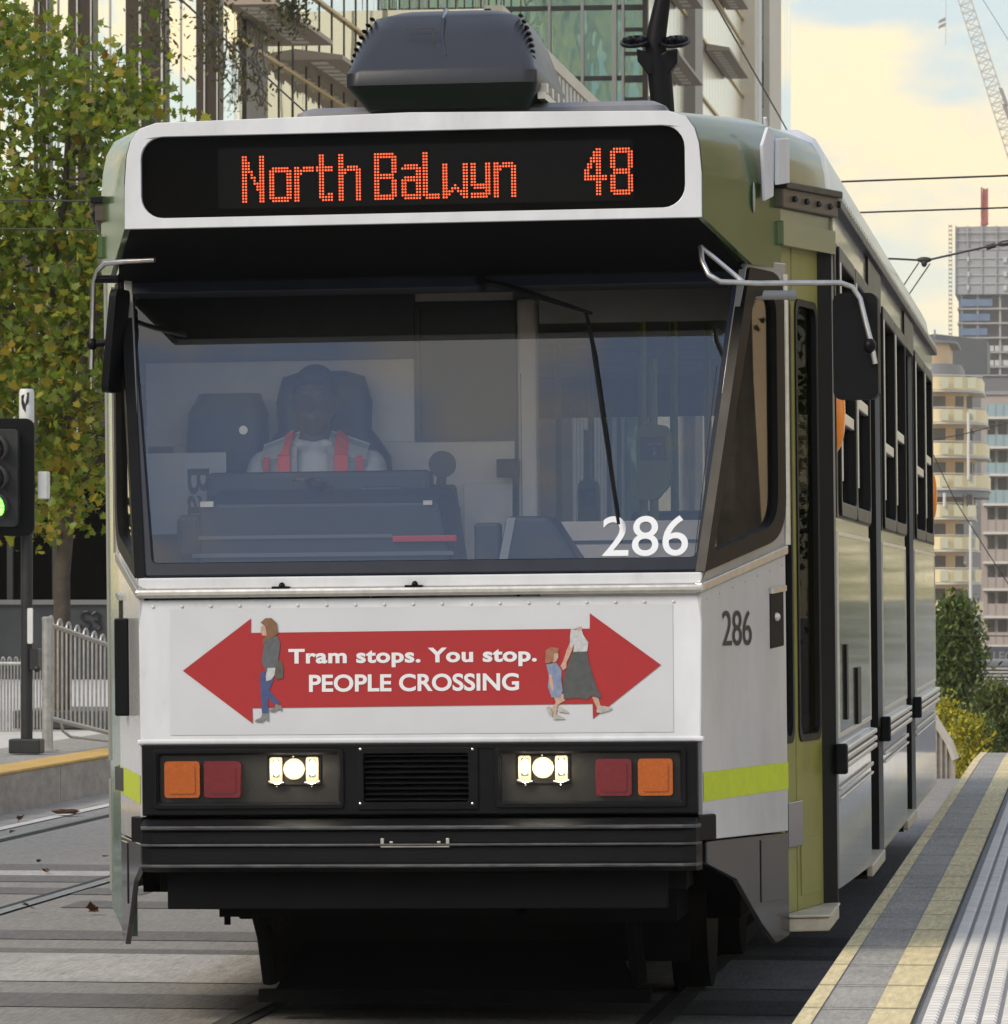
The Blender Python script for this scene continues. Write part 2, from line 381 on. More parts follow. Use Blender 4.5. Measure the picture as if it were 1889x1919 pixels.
for k in range(30):
    yj = -3.0 + k * .92
    if yj < 23: struct(MB().add([(X0 + .003, yj, pprof(yj) + .0065), (X0 + .338, yj, pprof(yj) + .0065), (X0 + .338, yj + .014, pprof(yj) + .0065), (X0 + .003, yj + .014, pprof(yj) + .0065)], [(0, 1, 2, 3)]).build('paving_joint', M['grout']))
struct(MB().add([(X0 + .336, -20, HP + .0075), (X0 + .345, -20, HP + .0075), (X0 + .345, 22.4, HP + .0075), (X0 + .336, 22.4, HP + .0075)], [(0, 1, 2, 3)]).build('paving_joint', M['grout']))
# --- left platform
LX = -4.98
def lprof(y): return .27 + prof(y)
ly = [-60, -20, 0] + [4 + 3.1 * k for k in range(9)] + [40, 60]
def lp2(y): return .27
b = MB()
for k in range(len(ly) - 1):
    y0, y1 = ly[k], ly[k + 1] - .015
    b.hexa([(LX - 11, y0, -3), (LX, y0, -3), (LX, y1, -3), (LX - 11, y1, -3)], [(LX - 11, y0, .27), (LX, y0, .27), (LX, y1, .27), (LX - 11, y1, .27)])
struct(b.build('pavement', M['kerb']))
ribbon('pavement_joint_fill', [LX - 10.9, LX - .012], [-60, 60], .255, M['grout'], zf=lambda y: 0)
MB().box(LX - .32, LX + .012, -60, 60, .272, .292).build('kerb_edge', M['yellow2'], bevel=.006)
struct(bpy.data.objects['kerb_edge'])
ribbon('pavement_strip', [LX - 1.2, LX - .325], [-60, 60], .276, M['paver'], zf=lambda y: 0)
M['pave_pale'] = mat('pavement_pale_paving', (.6, .58, .54), .8, var=.15, vs=4)
ribbon('pavement_surface', [LX - 11, LX - 1.205], [-60, 60], .275, M['pave_pale'], zf=lambda y: 0)

# ================================================================== TRAM
tram = thing('tram', 'white and green tram with North Balwyn 48 on its display, headlights lit', 'tram', (TX, 0, 0))
tram.rotation_euler = (0, ROLL, 0)
def part(mb, name, m, parent=tram, label=None, **k):
    o = mb.build(name, m, parent, **k)
    if label: o['label'] = label
    return o
def cabx(y): return .96 + (y - .08) * .366
def cabside(sx):
    k = .366 if sx > 0 else .285
    return lambda u, v, d: Vector((sx * (.96 + (u - .08) * k - d * .94), u + d * .344, v))
def front(yb=.05):
    return lambda u, v, d=0: Vector((u, yb + d, v))
HX = [(0, .98), (.75, 1.2), (1.56, 1.335), (13.9, 1.335), (14.7, 1.2), (15.45, .98)]
def hoodx(y):
    for (a, xa), (b, xb) in zip(HX, HX[1:]):
        if y <= b: return xa + (xb - xa) * (y - a) / (b - a)
    return HX[-1][1]

# ---- floor, underframe, roof shell
pl = [(.93, .1), (1.18, .8), (1.25, 1.5), (1.29, 1.62), (1.29, 13.9), (1.18, 14.6), (.93, 15.3)]
fl = pl + [(-x, y) for x, y in pl[::-1]]
part(MB().prism([(x, y, .82) for x, y in fl], (0, 0, .08)), 'floor', M['floor_in'])
part(MB().prism([(x * .97, y, 2.84) for x, y in fl], (0, 0, .04)), 'ceiling', M['inner'])
def roofring(y):
    x = hoodx(y); e = 1 if 1.5 < y < 14 else (.55 if .5 < y < 15 else 0)
    zz = [2.9, 3.0, 3.05 + .03 * e, 3.09 + .045 * e, 3.11 + .06 * e, 3.125 + .1 * e]
    xx = [x, x - .008, x - .022, x - .05, x - .11, 0]
    r = [(a, y, z) for a, z in zip(xx, zz)]
    return r + [(-a, y, z) for a, z in zip(xx[-2::-1], zz[-2::-1])]
def roofseg(y0, y1):
    b = MB(); n = 8
    st = sorted({y0, y1} | {y for y, _ in HX if y0 < y < y1})
    rs = [roofring(y) for y in st]; b.loft(rs, caps=False, closed=False)
    return b
part(roofseg(.012, 1.5), 'cab_roof', M['green'], smooth=40)
part(roofseg(1.5, 1.66), 'roof_band', M['white'], smooth=40)
b = roofseg(1.66, 13.9); part(b, 'roof', M['roofside'], smooth=40)
part(roofseg(13.9, 15.45), 'cab_roof', M['green'], smooth=40)
# front hood
rr_ = [(a, c) for a, _, c in roofring(0)]; outer = [(-.981, 2.752), (.981, 2.752)] + [(a + .001, c + .001) for a, c in rr_]
disp = rrect(-.922, .925, 2.787, 3.063, .075)
part(MB().plate(outer, [disp], front(0), .03), 'display_surround', M['white'], bevel=.006, smooth=40)
dg = part(MB().plate(rrect(-.93, .933, 2.78, 3.07, .075), [], front(.012), .006), 'display_glass', M['dispglass'])
part(MB().plate(rrect(-.93, .933, 2.78, 3.07, .075), [], front(.022), .02), 'display_board', M['ledbg'])
part(MB().plate(rrect(-.66, .75, 2.815, 3.02, .01), [], front(.020), .001), 'led_matrix', mat('led_matrix_board', (.012, .013, .014), .8, var=.2, vs=40, spec=.1))
# ---- LED dots
G = {
'N': ["##....##"] * 3 + ["###...##", "###...##", "####..##", "##.#..##", "##.##.##", "##..#.##", "##..####", "##...###", "##...###"] + ["##....##"] * 4,
'o': [".######.", "########"[:8], "##....##"] + ["##....##"] * 6 + ["##....##", "########", ".######."],
'r': ["##.####", "#######", "###...."] + ["##....."] * 9,
't': [".##..."] * 4 + ["######", "######"] + [".##..."] * 7 + [".##.##", ".#####", "..####"],
'h': ["##......"] * 4 + ["##.####.", "########", "###...##"] + ["##....##"] * 9,
'B': ["#######.", "########"] + ["##....##"] * 5 + ["#######.", "#######."] + ["##....##"] * 5 + ["########", "#######."],
'a': [".#####.", "#######", ".....##", ".....##", ".######", "#######"] + ["##...##"] * 4 + ["#######", ".######"],
'l': ["##...."] * 14 + ["######", ".#####"],
'w': ["##.....##"] * 7 + ["##..#..##", "##.###.##", "####.####", "###...###", "##.....##"],
'y': ["##...##"] * 7 + ["#######", ".######", ".....##", "#######", "######."],
'n': ["##.####.", "########", "###...##"] + ["##....##"] * 9,
'4': ["....##.."] * 1 + ["...###..", "...###..", "..####..", "..####..", ".##.##..", ".##.##..", "##..##..", "##..##..", "########", "########"] + ["....##.."] * 5,
'8': [".######.", "########"] + ["##....##"] * 5 + [".######.", ".######."] + ["##....##"] * 5 + ["########", ".######."],
}
G['N'][2] = "###...##"
pos = [('N', 454, 0), ('o', 505, 0), ('r', 552, 0), ('t', 593, 0), ('h', 635, 0), ('B', 702, 0), ('a', 753, 0), ('l', 793, 0), ('w', 830, 0), ('y', 883, 0), ('n', 926, 0), ('4', 1096, 0), ('8', 1145, 0)]
PITCH = .00985
b = MB()
zb = 2.838
for ch, px, _ in pos:
    g = G[ch]; x0 = L(px, 340, 0).x
    for r_, row in enumerate(g):
        for c_, q in enumerate(row):
            if q != '#': continue
            cx, cz = x0 + c_ * PITCH, zb + (len(g) - 1 - r_) * PITCH * 1.02
            for rad, yy, m in ((.0037, .0182, 1), (.0027, .0172, 0)):
                b.add([(cx + rad * math.cos(k * R(60)), yy, cz + rad * math.sin(k * R(60))) for k in range(6)], [(0, 1, 2, 3, 4, 5)], m)
part(b, 'led_lettering', [M['led'], M['ledrim']])

# hood underside and cheeks
def hood_side(sx):
    b = MB()
    f = lambda u, v, d: Vector((sx * (hoodx(u) - d), u, v))
    b.plate([(.012, 2.752), (.47, 2.62), (.75, 2.62), (.75, 2.9), (.012, 2.9)], [], f, .02)
    b.plate([(.75, 2.735), (1.56, 2.735), (1.56, 2.9), (.75, 2.9)], [], f, .02)
    return b
for sx in (1, -1):
    part(hood_side(sx), 'hood_side', M['green'])
part(MB().add([(-.975, .03, 2.755), (.975, .03, 2.755), (1.09, .475, 2.6), (-1.09, .475, 2.6)], [(0, 1, 2, 3)])
     .box(-1.09, 1.09, .47, .52, 2.56, 2.63), 'hood_lining', M['hood_under'])

# ---- front panels
part(MB().hexa([(-.955, .055, 1.006), (.955, .055, 1.006), (.955, .12, 1.006), (-.955, .12, 1.006)], [(-.962, .08, 1.49), (.962, .08, 1.49), (.962, .14, 1.49), (-.962, .14, 1.49)]), 'front_panel', M['white'], bevel=.006)
part(MB().box(-.965, .965, .05, .1, .998, 1.016), 'panel_lip', M['white'], bevel=.006)
b = MB(); b.box(-.97, .97, .055, .13, 1.497, 1.527); part(b, 'belt_moulding', M['alu'], bevel=.01)
part(MB().box(-.962, .962, .083, .15, 1.527, 1.566), 'window_sill', M['white'], bevel=.005)
for px in (527, 776):
    x = L(px, 1095, .08).x; b = MB().box(x - .03, x + .03, .06, .083, 1.526, 1.533); b.ball((x + .004, .068, 1.535), .011, .011, .012)
    part(b, 'washer_nozzle', M['black'], smooth=40)
pf = lambda u, v, d=0: Vector((u, .055 + (v - 1.006) * .0517 - d, v))
for k in range(19):
    x = L(286 + k * 54.2, 1125, .07).x; c = pf(x, 1.468, .001); part(MB().ball(c, .006, .004, .006, 10, 5), 'rivet', M['white'], smooth=60)
def pa(px, py):
    q = L(px, py, .068); return q.x, q.z
adv = part(MB().add([pf(*p, .002) for p in ((-.85, 1.03), (.863, 1.03), (.863, 1.459), (-.85, 1.459))], [(0, 1, 2, 3)]), 'advert_panel', M['decal'])
arrow = [(343, 1257), (470, 1159), (470, 1186), (1105, 1178), (1105, 1149), (1239, 1246), (1112, 1347), (1111, 1319), (474, 1327), (475, 1356)]
def flat(b, pts, d, m=0):
    pp = [pa(*p) for p in pts]; t = geometry.tessellate_polygon([[Vector((a, c, 0)) for a, c in pp]])
    b.add([pf(a, c, d) for a, c in pp], [tuple(q) for q in t], m); return b
part(flat(MB(), arrow, .004), 'red_arrow', M['red'], adv)
b = MB()
def padj(px0, px1, py0, py1):
    a = pa(px0, py1); c = pa(px1, py0); return a[0], c[0], a[1], c[1]
x0, x1, z0, z1 = padj(541, 1006, 1212, 1252)
fnT = lambda u, v: pf(u, v + (u - x0) * 0.0, .006)
lettering(b, "Tram stops. You stop.", fnT, x0, x1, z0, z1, offset=.034, spacing=1.06)
part(b, 'advert_lettering', M['printwhite'], adv); b = MB()
x0, x1, z0, z1 = padj(580, 973, 1261, 1297)
lettering(b, "PEOPLE CROSSING", fnT, x0, x1, z0, z1, offset=.026, spacing=1.0)
part(b, 'advert_lettering', M['printwhite'], adv)
# printed pedestrians (flat print on the panel)
pm = [mat('print_' + n, c, .4, var=.25, vs=60) for n, c in (('hair_brown', (.2, .1, .05)), ('skin', (.5, .32, .24)), ('grey_jacket', (.1, .11, .12)), ('blue_jeans', (.05, .075, .2)), ('boot_grey', (.2, .2, .2)),
      ('pale_top', (.5, .5, .52)), ('dark_skirt', (.075, .08, .082)), ('blue_dress', (.2, .25, .38)), ('red_hair', (.3, .14, .08)), ('pale_shoe', (.42, .4, .36)), ('bag', (.09, .085, .07)))]
def z1px(zx, zy): return 200 + zx / 3.095, 1080 + zy / 3.095
def z2px(zx, zy): return 750 + zx / 3.095, 1080 + zy / 3.095
def fig(items, zf, name):
    b = MB()
    for i, (m, pts) in enumerate(items): flat(b, [zf(*p) for p in pts], .0062 + i * .0002, m)
    part(b, name, pm, adv)
fig([(3, [(892, 560), (950, 545), (970, 600), (945, 660), (1010, 735), (985, 752), (938, 705), (942, 800), (905, 800), (895, 680)]),
     (4, [(905, 795), (942, 795), (942, 838), (930, 838), (925, 826), (905, 846), (862, 843), (868, 832), (900, 818)]), (4, [(985, 740), (1018, 752), (1018, 780), (1005, 778), (1002, 768), (975, 786), (942, 783), (950, 772), (975, 765)]),
     (10, [(985, 490), (1015, 490), (1027, 530), (1025, 590), (985, 600), (972, 560)]),
     (2, [(915, 372), (955, 350), (990, 348), (1007, 385), (1003, 430), (990, 520), (965, 535), (955, 590), (925, 560), (900, 490)]),
     (5, [(935, 532), (980, 530), (975, 575), (955, 600), (928, 608), (925, 580)]), (1, [(895, 290), (925, 285), (935, 345), (905, 345), (893, 320)]),
     (0, [(892, 268), (920, 243), (955, 242), (985, 270), (992, 335), (965, 352), (930, 372), (905, 395), (905, 365), (928, 340), (920, 290)])], z1px, 'woman_print')
fig([(1, [(1115, 700), (1150, 700), (1165, 755), (1145, 770)]), (9, [(1142, 770), (1160, 750), (1190, 752), (1235, 765), (1215, 778), (1165, 793), (1140, 788)]),
     (6, [(1000, 440), (1085, 430), (1095, 500), (1140, 640), (1170, 700), (1150, 708), (1110, 690), (1085, 716), (1040, 705), (950, 712), (945, 600)]),
     (1, [(1000, 350), (1022, 360), (985, 460), (965, 500), (965, 530), (945, 545), (930, 520), (945, 495), (965, 430)]),
     (5, [(985, 355), (990, 300), (1015, 312), (1050, 300), (1062, 340), (1092, 385), (1085, 435), (1005, 438), (1010, 390), (985, 420)]), (1, [(1020, 298), (1050, 290), (1055, 312), (1035, 318)])], z2px, 'headless_woman_print')
fig([(1, [(890, 690), (950, 680), (958, 720), (915, 745), (905, 800), (890, 800), (880, 770), (905, 730)]), (9, [(850, 760), (870, 752), (885, 790), (885, 815), (865, 800)]), (9, [(890, 800), (905, 798), (955, 820), (955, 828), (890, 830)]), (9, [(912, 770), (930, 755), (978, 785), (975, 793), (920, 785)]),
     (7, [(848, 512), (905, 500), (938, 545), (935, 600), (945, 660), (930, 700), (880, 702), (858, 640), (865, 580)]), (1, [(862, 570), (880, 570), (892, 650), (885, 668), (872, 640)]),
     (1, [(890, 440), (918, 445), (918, 470), (905, 495), (885, 500)]), (8, [(845, 430), (875, 410), (920, 418), (918, 440), (893, 450), (890, 490), (860, 505), (842, 500)])], z2px, 'girl_print')

# ---- windscreen
WS0, WS1 = Vector((0, .10, 1.572)), Vector((0, .475, 2.61))
wsd = (WS1 - WS0); wsl = wsd.length; wst = wsd / wsl; wsn = Vector((0, -wst.z, wst.y))
def wsf(u, v, d): p = WS0 + wst * v - wsn * d; return Vector((u, p.y, p.z))
wso = [(-.963, 0), (.958, 0), (1.098, wsl), (-1.085, wsl)]
wsi = round_poly([(-.917, .05), (.938, .05), (1.047, wsl - .055), (-1.038, wsl - .055)], .02, 3)
fr = part(MB().plate(wso, [wsi], wsf, .05), 'windscreen_frame', M['wsframe'], bevel=.008, smooth=40)
wg = part(MB().add([wsf(u, v, .022) for u, v in ((-.93, .03), (.95, .03), (1.06, wsl - .03), (-1.05, wsl - .03))], [(0, 1, 2, 3)]), 'windscreen', M['ws'])
part(MB().add([wsf(*p, .018) for p in ((.93, .032, ), (.933, .032), (1.0, .75), (.997, .75))], [(0, 1, 2, 3)]), 'glass_seam', M['ink'], wg)
b = MB()
q0 = L(1127, 1040, .11); q1 = L(1288, 962, .13)
lettering(b, "286", lambda u, v: wsf(u, (v - 1.572) / wst.z, .016), q0.x, q1.x, q0.z, q1.z, offset=.004)
part(b, 'fleet_number', M['stickerwhite'], wg)
# wiper
b = MB()
def wp(px, py, d=-.03, z=None):
    v = .5
    for _ in range(6):
        y = WS0.y + wst.y * v; p = L(px, py, y); v = (p.z - 1.572) / wst.z
    return wsf(p.x, v, d)
b.tube([wp(905, 531, -.02), wp(955, 548, -.05), wp(1050, 578, -.05), wp(1112, 597, -.045)], [.012, .013, .010, .006], 6)
b.tube([wp(903, 535, .0), wp(903, 533, -.04)], .02, 8)
b.tube([wp(1100, 592, -.04), wp(1112, 650, -.03), wp(1135, 810, -.02), wp(1160, 985, -.015)], [.006, .008, .008, .006], 5)
part(b, 'wiper', M['black'], smooth=40)

M['green_left'] = mat('tram_teal_green_corner', (.06, .14, .085), .25, var=.2, vs=4, coat=.4)
M['doorglass'] = glass('front_door_dark_glass', (.35, .36, .34), .04, fres=False)
# ---- cab sides (both)
NUM = {}
for sx in (1, -1):
    f = cabside(sx)
    lower = part(MB().plate([(.075, .665), (.75, .665), (.75, 1.625), (.075, 1.497)], [], f, .02), 'cab_side_panel', M['white_side'], bevel=.004)
    part(MB().plate([(.077, .80 - .005), (.75, .812), (.75, .905), (.077, .893)], [], lambda u, v, d: f(u, v, d - .002), .001), 'reflective_stripe', M['lime'], lower)
    part(MB().plate([(.06, 1.497), (.75, 1.628), (.75, 1.66), (.06, 1.529)], [], lambda u, v, d: f(u, v, d - .012), .03), 'side_moulding', M['alu'], bevel=.005)
    up_o = [(.075, 1.527), (.78, 1.662), (.78, 2.64), (.47, 2.64), (.11, 1.6)]
    win = round_poly([(.135, 1.612), (.70, 1.715), (.70, 2.56), (.49, 2.55)], [.01, .13, .1, .02], 8)
    part(MB().plate(up_o, [win], f, .03), 'quarter_panel', M['sidegrey'], bevel=.004, smooth=40)
    wino = round_poly([(.082, 1.565), (.735, 1.69), (.735, 2.6), (.462, 2.61)], [.004, .14, .11, .01], 8)
    wini = round_poly([(.155, 1.632), (.67, 1.735), (.67, 2.53), (.495, 2.51)], [.01, .11, .08, .02], 8)
    qf = part(MB().plate(wino, [wini], lambda u, v, d: f(u, v, d - .012), .035), 'quarter_window_frame', M['sidefr'], bevel=.006, smooth=40)
    part(MB().plate(win, [], lambda u, v, d: f(u, v, d + .008), .002), 'quarter_window', M['qglass'])
    # vertical door edge rubber
    part(MB().tube([f(.758, 1.66, 0), f(.758, 2.6, 0)], .016, 8), 'door_edge', M['alu'], smooth=50)
    # lower skirt of the cab
    sk = part(MB().plate([(.10, .66), (.752, .66), (.752, .30), (.64, .28), (.52, .36), (.33, .52), (.1, .585)], [], f, .02), 'cab_skirt', M['skirt'], bevel=.004)
    part(MB().plate([(.52, .645), (.71, .645), (.71, .43), (.52, .43)], [], lambda u, v, d: f(u, v, d - .004), .004), 'skirt_hatch', M['skirt'], sk, bevel=.002)
    part(MB().plate([(.615, 1.30), (.725, 1.31), (.725, 1.50), (.615, 1.49)], [], lambda u, v, d: f(u, v, d - .003), .006), 'door_button_recess', M['black'], lower, bevel=.003)
    part(MB().plate([(.61, 1.49), (.73, 1.50), (.73, 1.52), (.61, 1.51)], [], lambda u, v, d: f(u, v, d - .014), .016), 'recess_hood', M['alu'], lower, bevel=.003)
    part(MB().ball(f(.66, 1.41, -.003), .016, .01, .016), 'door_button', M['alu'], lower, smooth=60)
    if sx == 1:
        b = MB(); lettering(b, "286", lambda u, v: f(u, v, -.003), .235, .465, 1.315, 1.435, spacing=.95)
        part(b, 'fleet_number', M['ink'], lower)
    if sx == 1:
        for k in range(7): part(MB().ball(f(.12 + k * .1, 1.475 + k * .019, 0), .004, .004, .004, 6, 4), 'rivet', M['white_side'], lower)

# ---- light cluster
M['lampbox'] = mat('lamp_board_charcoal', (.02, .019, .018), .4, var=.3, vs=20)
LZ0, LZ1 = .757, 1.0
xm = lambda px: L(px, 1450, .05).x
b = MB().plate([(-.944, LZ0), (.944, LZ0), (.944, LZ1), (-.944, LZ1)],
    [rrect(xm(300), xm(636), .800, .962, .008, 2), rrect(xm(684), xm(892), .787, .975, .008, 2), rrect(xm(940), xm(1276), .800, .962, .008, 2)], front(.02), .05)
part(b, 'lamp_surround', M['black'], bevel=.006)
def frame_line(a, c, z0, z1, yb):
    return MB().plate(rrect(xm(a) - .02, xm(c) + .02, z0 - .02, z1 + .02, .012, 2), [rrect(xm(a) - .006, xm(c) + .006, z0 - .006, z1 + .006, .008, 2)], front(yb), .012)
for a, c in ((300, 636), (940, 1276)):
    part(frame_line(a, c, .80, .962, .012), 'lamp_frame', M['black'], bevel=.004)
    part(MB().box(xm(a) - .004, xm(c) + .004, .045, .06, .796, .966), 'lamp_board', M['lampbox'])
def lens(px0, px1, name, m):
    x0, x1 = xm(px0), xm(px1)
    o = part(MB().plate(rrect(x0, x1, .818, .942, .012), [], front(.018), .03), name, m, bevel=.008, bseg=3, smooth=40)
    part(MB().plate(rrect(x0 + .016, x1 - .016, .832, .928, .01), [], front(.0145), .005), 'lens_face', m, o, bevel=.003)
    return o
lens(311, 377, 'indicator_lamp', M['amber']); lens(385, 453, 'tail_lamp', M['redlens'])
lens(1118, 1185, 'tail_lamp', M['redlens']); lens(1197, 1262, 'indicator_lamp', M['amber'])
for c in (553, 1019):
    x = L(c, 1445, .05).x; z = .914
    h = part(MB().box(x - .092, x + .092, .036, .048, .858, .956), 'headlight', M['lampbox'], bevel=.004)
    part(MB().ball((x, .026, z), .025, .022, .025, 20, 10), 'headlamp', M['lampwhite'], h, smooth=60)
    part(MB().plate([(x + .036 * math.cos(k * R(15)), z + .036 * math.sin(k * R(15))) for k in range(24)], [[(x + .026 * math.cos(k * R(15)), z + .026 * math.sin(k * R(15))) for k in range(24)]], front(.022), .02), 'headlamp_ring', M['lampglow'], h)
    for s in (-1, 1):
        part(MB().ball((x + s * .062, .026, z + .004), .011, .018, .026, 14, 10), 'marker_lamp', M['lampwhite'], h, smooth=60)
        part(MB().plate(rrect(x + s * .062 - .021, x + s * .062 + .021, z - .05, z + .04, .006, 2), [rrect(x + s * .062 - .014, x + s * .062 + .014, z - .03, z + .033, .006, 2)], front(.024), .018), 'marker_lens', M['lampglow'], h)
        b = MB().tube([(x + s * .035, .026, .868), (x + s * .06, .022, .862), (x + s * .088, .028, .872)], .004, 6)
        b.tube([(x + s * .06, .03, .868), (x + s * .06, .026, .853)], .003, 6)
        part(b, 'adjuster', M['chrome'], h, smooth=50)
    for s in (-1, 1):
        pl_ = bpy.data.lights.new('headlight_bulb', 'POINT'); pl_.energy = .12; pl_.color = (1, .82, .52); pl_.shadow_soft_size = .004
        po = bpy.data.objects.new('headlight_bulb', pl_); C.objects.link(po); po.parent = h; po.location = (x + s * .062, -.012, z - .01)
    part(MB().ball((x - .004, .03, .956), .004), 'bracket_screw', M['chrome'], h)
# grille
b = MB().box(xm(684) - .002, xm(892) + .002, .055, .06, .78, .98)
part(b, 'grille_back', M['black_matt'])
b = MB().plate(rrect(xm(672), xm(898), .775, .985, .008, 2), [rrect(xm(684), xm(880), .80, .965, .006, 2)], front(.012), .012)
gfr = part(b, 'grille', M['black'], bevel=.003)
b = MB()
for k in range(9):
    z = .807 + k * .0185
    b.hexa([(xm(685), .022, z), (xm(880), .022, z), (xm(880), .05, z + .012), (xm(685), .05, z + .012)], [(xm(685), .022, z + .003), (xm(880), .022, z + .003), (xm(880), .05, z + .015), (xm(685), .05, z + .015)])
part(b, 'grille_slats', M['black'], gfr)
for px, py in ((676, 1404), (886, 1404), (676, 1506), (886, 1506)):
    c = L(px, py, .02); part(MB().ball((c.x, .01, c.z), .005, .003, .005, 8, 5), 'grille_screw', M['chrome'], gfr)

# ---- bumper
def bump_sec(x, inset=0):   # profile y,z front to back
    return [(x, .06, .745), (x, -.02 + inset, .742), (x, -.055 + inset, .725), (x, -.058 + inset, .712), (x, -.045 + inset, .703), (x, -.045 + inset, .668), (x, -.056 + inset, .664), (x, -.056 + inset, .656), (x, -.045 + inset, .650),
            (x, -.045 + inset, .602), (x, -.058 + inset, .596), (x, -.058 + inset, .584), (x, -.03 + inset, .568), (x, .06, .565)]
rings = [bump_sec(-.955, .1), bump_sec(-.94, .03), bump_sec(-.9, .004), bump_sec(-.6), bump_sec(0, -.012), bump_sec(.6), bump_sec(.9, .004), bump_sec(.94, .03), bump_sec(.955, .1)]
bp = part(MB().loft(rings), 'bumper', M['black_rubber'], smooth=28)
for (z, dz, yy) in ((.7185, .006, -.0595), (.660, .004, -.0575), (.590, .005, -.0595)):
    st_ = [(-.955, .1), (-.94, .03), (-.9, .004), (-.6, 0), (0, -.012), (.6, 0), (.9, .004), (.94, .03), (.955, .1)]
    part(MB().loft([[(x, yy + ins, z - dz), (x, yy + ins - .0015, z), (x, yy + ins, z + dz)] for x, ins in st_], caps=False, closed=False), 'bumper_ridge', M['scuff_glint'], bp)
xa, xb = L(714, 1575, -.05).x, L(843, 1575, -.05).x
part(MB().box(xa, xb, -.066, -.045, .651, .659).box(xa, xa + .012, -.066, -.045, .659, .682).box(xb - .012, xb, -.066, -.045, .659, .682).box(xa + .03, xa + .042, -.062, -.045, .659, .672).box(xb - .042, xb - .03, -.062, -.045, .659, .672), 'coupler_lug', M['alu'], bp, bevel=.002)
for sx in (1, -1):
    part(MB().hexa([(sx * .945, .02, .665), (sx * 1.0, .11, .665), (sx * .98, .2, .665), (sx * .93, .15, .665)], [(sx * .945, .02, .752), (sx * 1.0, .11, .752), (sx * .98, .2, .752), (sx * .93, .15, .752)]), 'bumper_end', M['black_rubber'], bp, bevel=.006)
# lower front valance, lifeguard and underframe
part(MB().box(-.86, .84, .02, .06, .44, .57).box(-.9, .9, .1, .4, .5, .6), 'front_valance', M['black_matt'], bevel=.004)
b = MB().box(-.60, .84, .95, 1.0, .2, .5)
b.hexa([(-.62, .75, .09), (.68, .75, .09), (.68, .8, .09), (-.62, .8, .09)], [(-.5, 1.0, .32), (.55, 1.0, .32), (.55, 1.05, .32), (-.5, 1.05, .32)])
b.box(-.66, .72, .72, .79, .07, .115)
b.tube([(-.66, .66, .45), (-.63, .70, .3), (-.62, .75, .14)], .03, 8); b.tube([(.66, .66, .45), (.67, .70, .3), (.68, .75, .14)], .03, 8)
b.tube([(-.5, .6, .5), (-.52, .66, .38), (-.56, .7, .33)], .012, 6)
part(b, 'lifeguard', M['black_matt'])
b = MB().box(-.72, .3, .25, .6, .40, .58).box(.35, .85, .3, .8, .38, .58)
for x, y in ((-.70, .3), (-.55, .3), (.2, .3)): b.tube([(x, y, .41), (x, y, .37)], .012, 6)
part(b, 'underfloor_box', M['black_matt'])
part(MB().box(-1.1, 1.1, .9, 14.5, .45, .82).box(-.95, .95, 4.9, 6.3, .2, .5).box(-.95, .95, 8.4, 10.2, .2, .5), 'underframe', M['black_matt'])
M['wheelm'] = mat('wheel_steel', (.02, .018, .017), .6, metal=.3, var=.3, vs=10, spec=.2)
for yc in (3.3, 11.9):
    bg_ = part(MB().box(-.95, -.82, yc - 1.2, yc + 1.2, .28, .45).box(.82, .95, yc - 1.2, yc + 1.2, .28, .45).box(-.8, .8, yc - .3, yc + .3, .25, .45), 'bogie', M['black_matt'], bevel=.01)
    for dy in (-.9, .9):
        for s in (-1, 1):
            x = s * .7525
            b = MB().tube([(x - s * .065, yc + dy, .33), (x - s * .05, yc + dy, .33)], .35, 28).tube([(x - s * .05, yc + dy, .33), (x + s * .07, yc + dy, .33)], .325, 28)
            part(b, 'wheel', M['wheelm'], bg_, smooth=30)
for o in [o for o in tram.children if o.name.startswith('bogie')]: pass

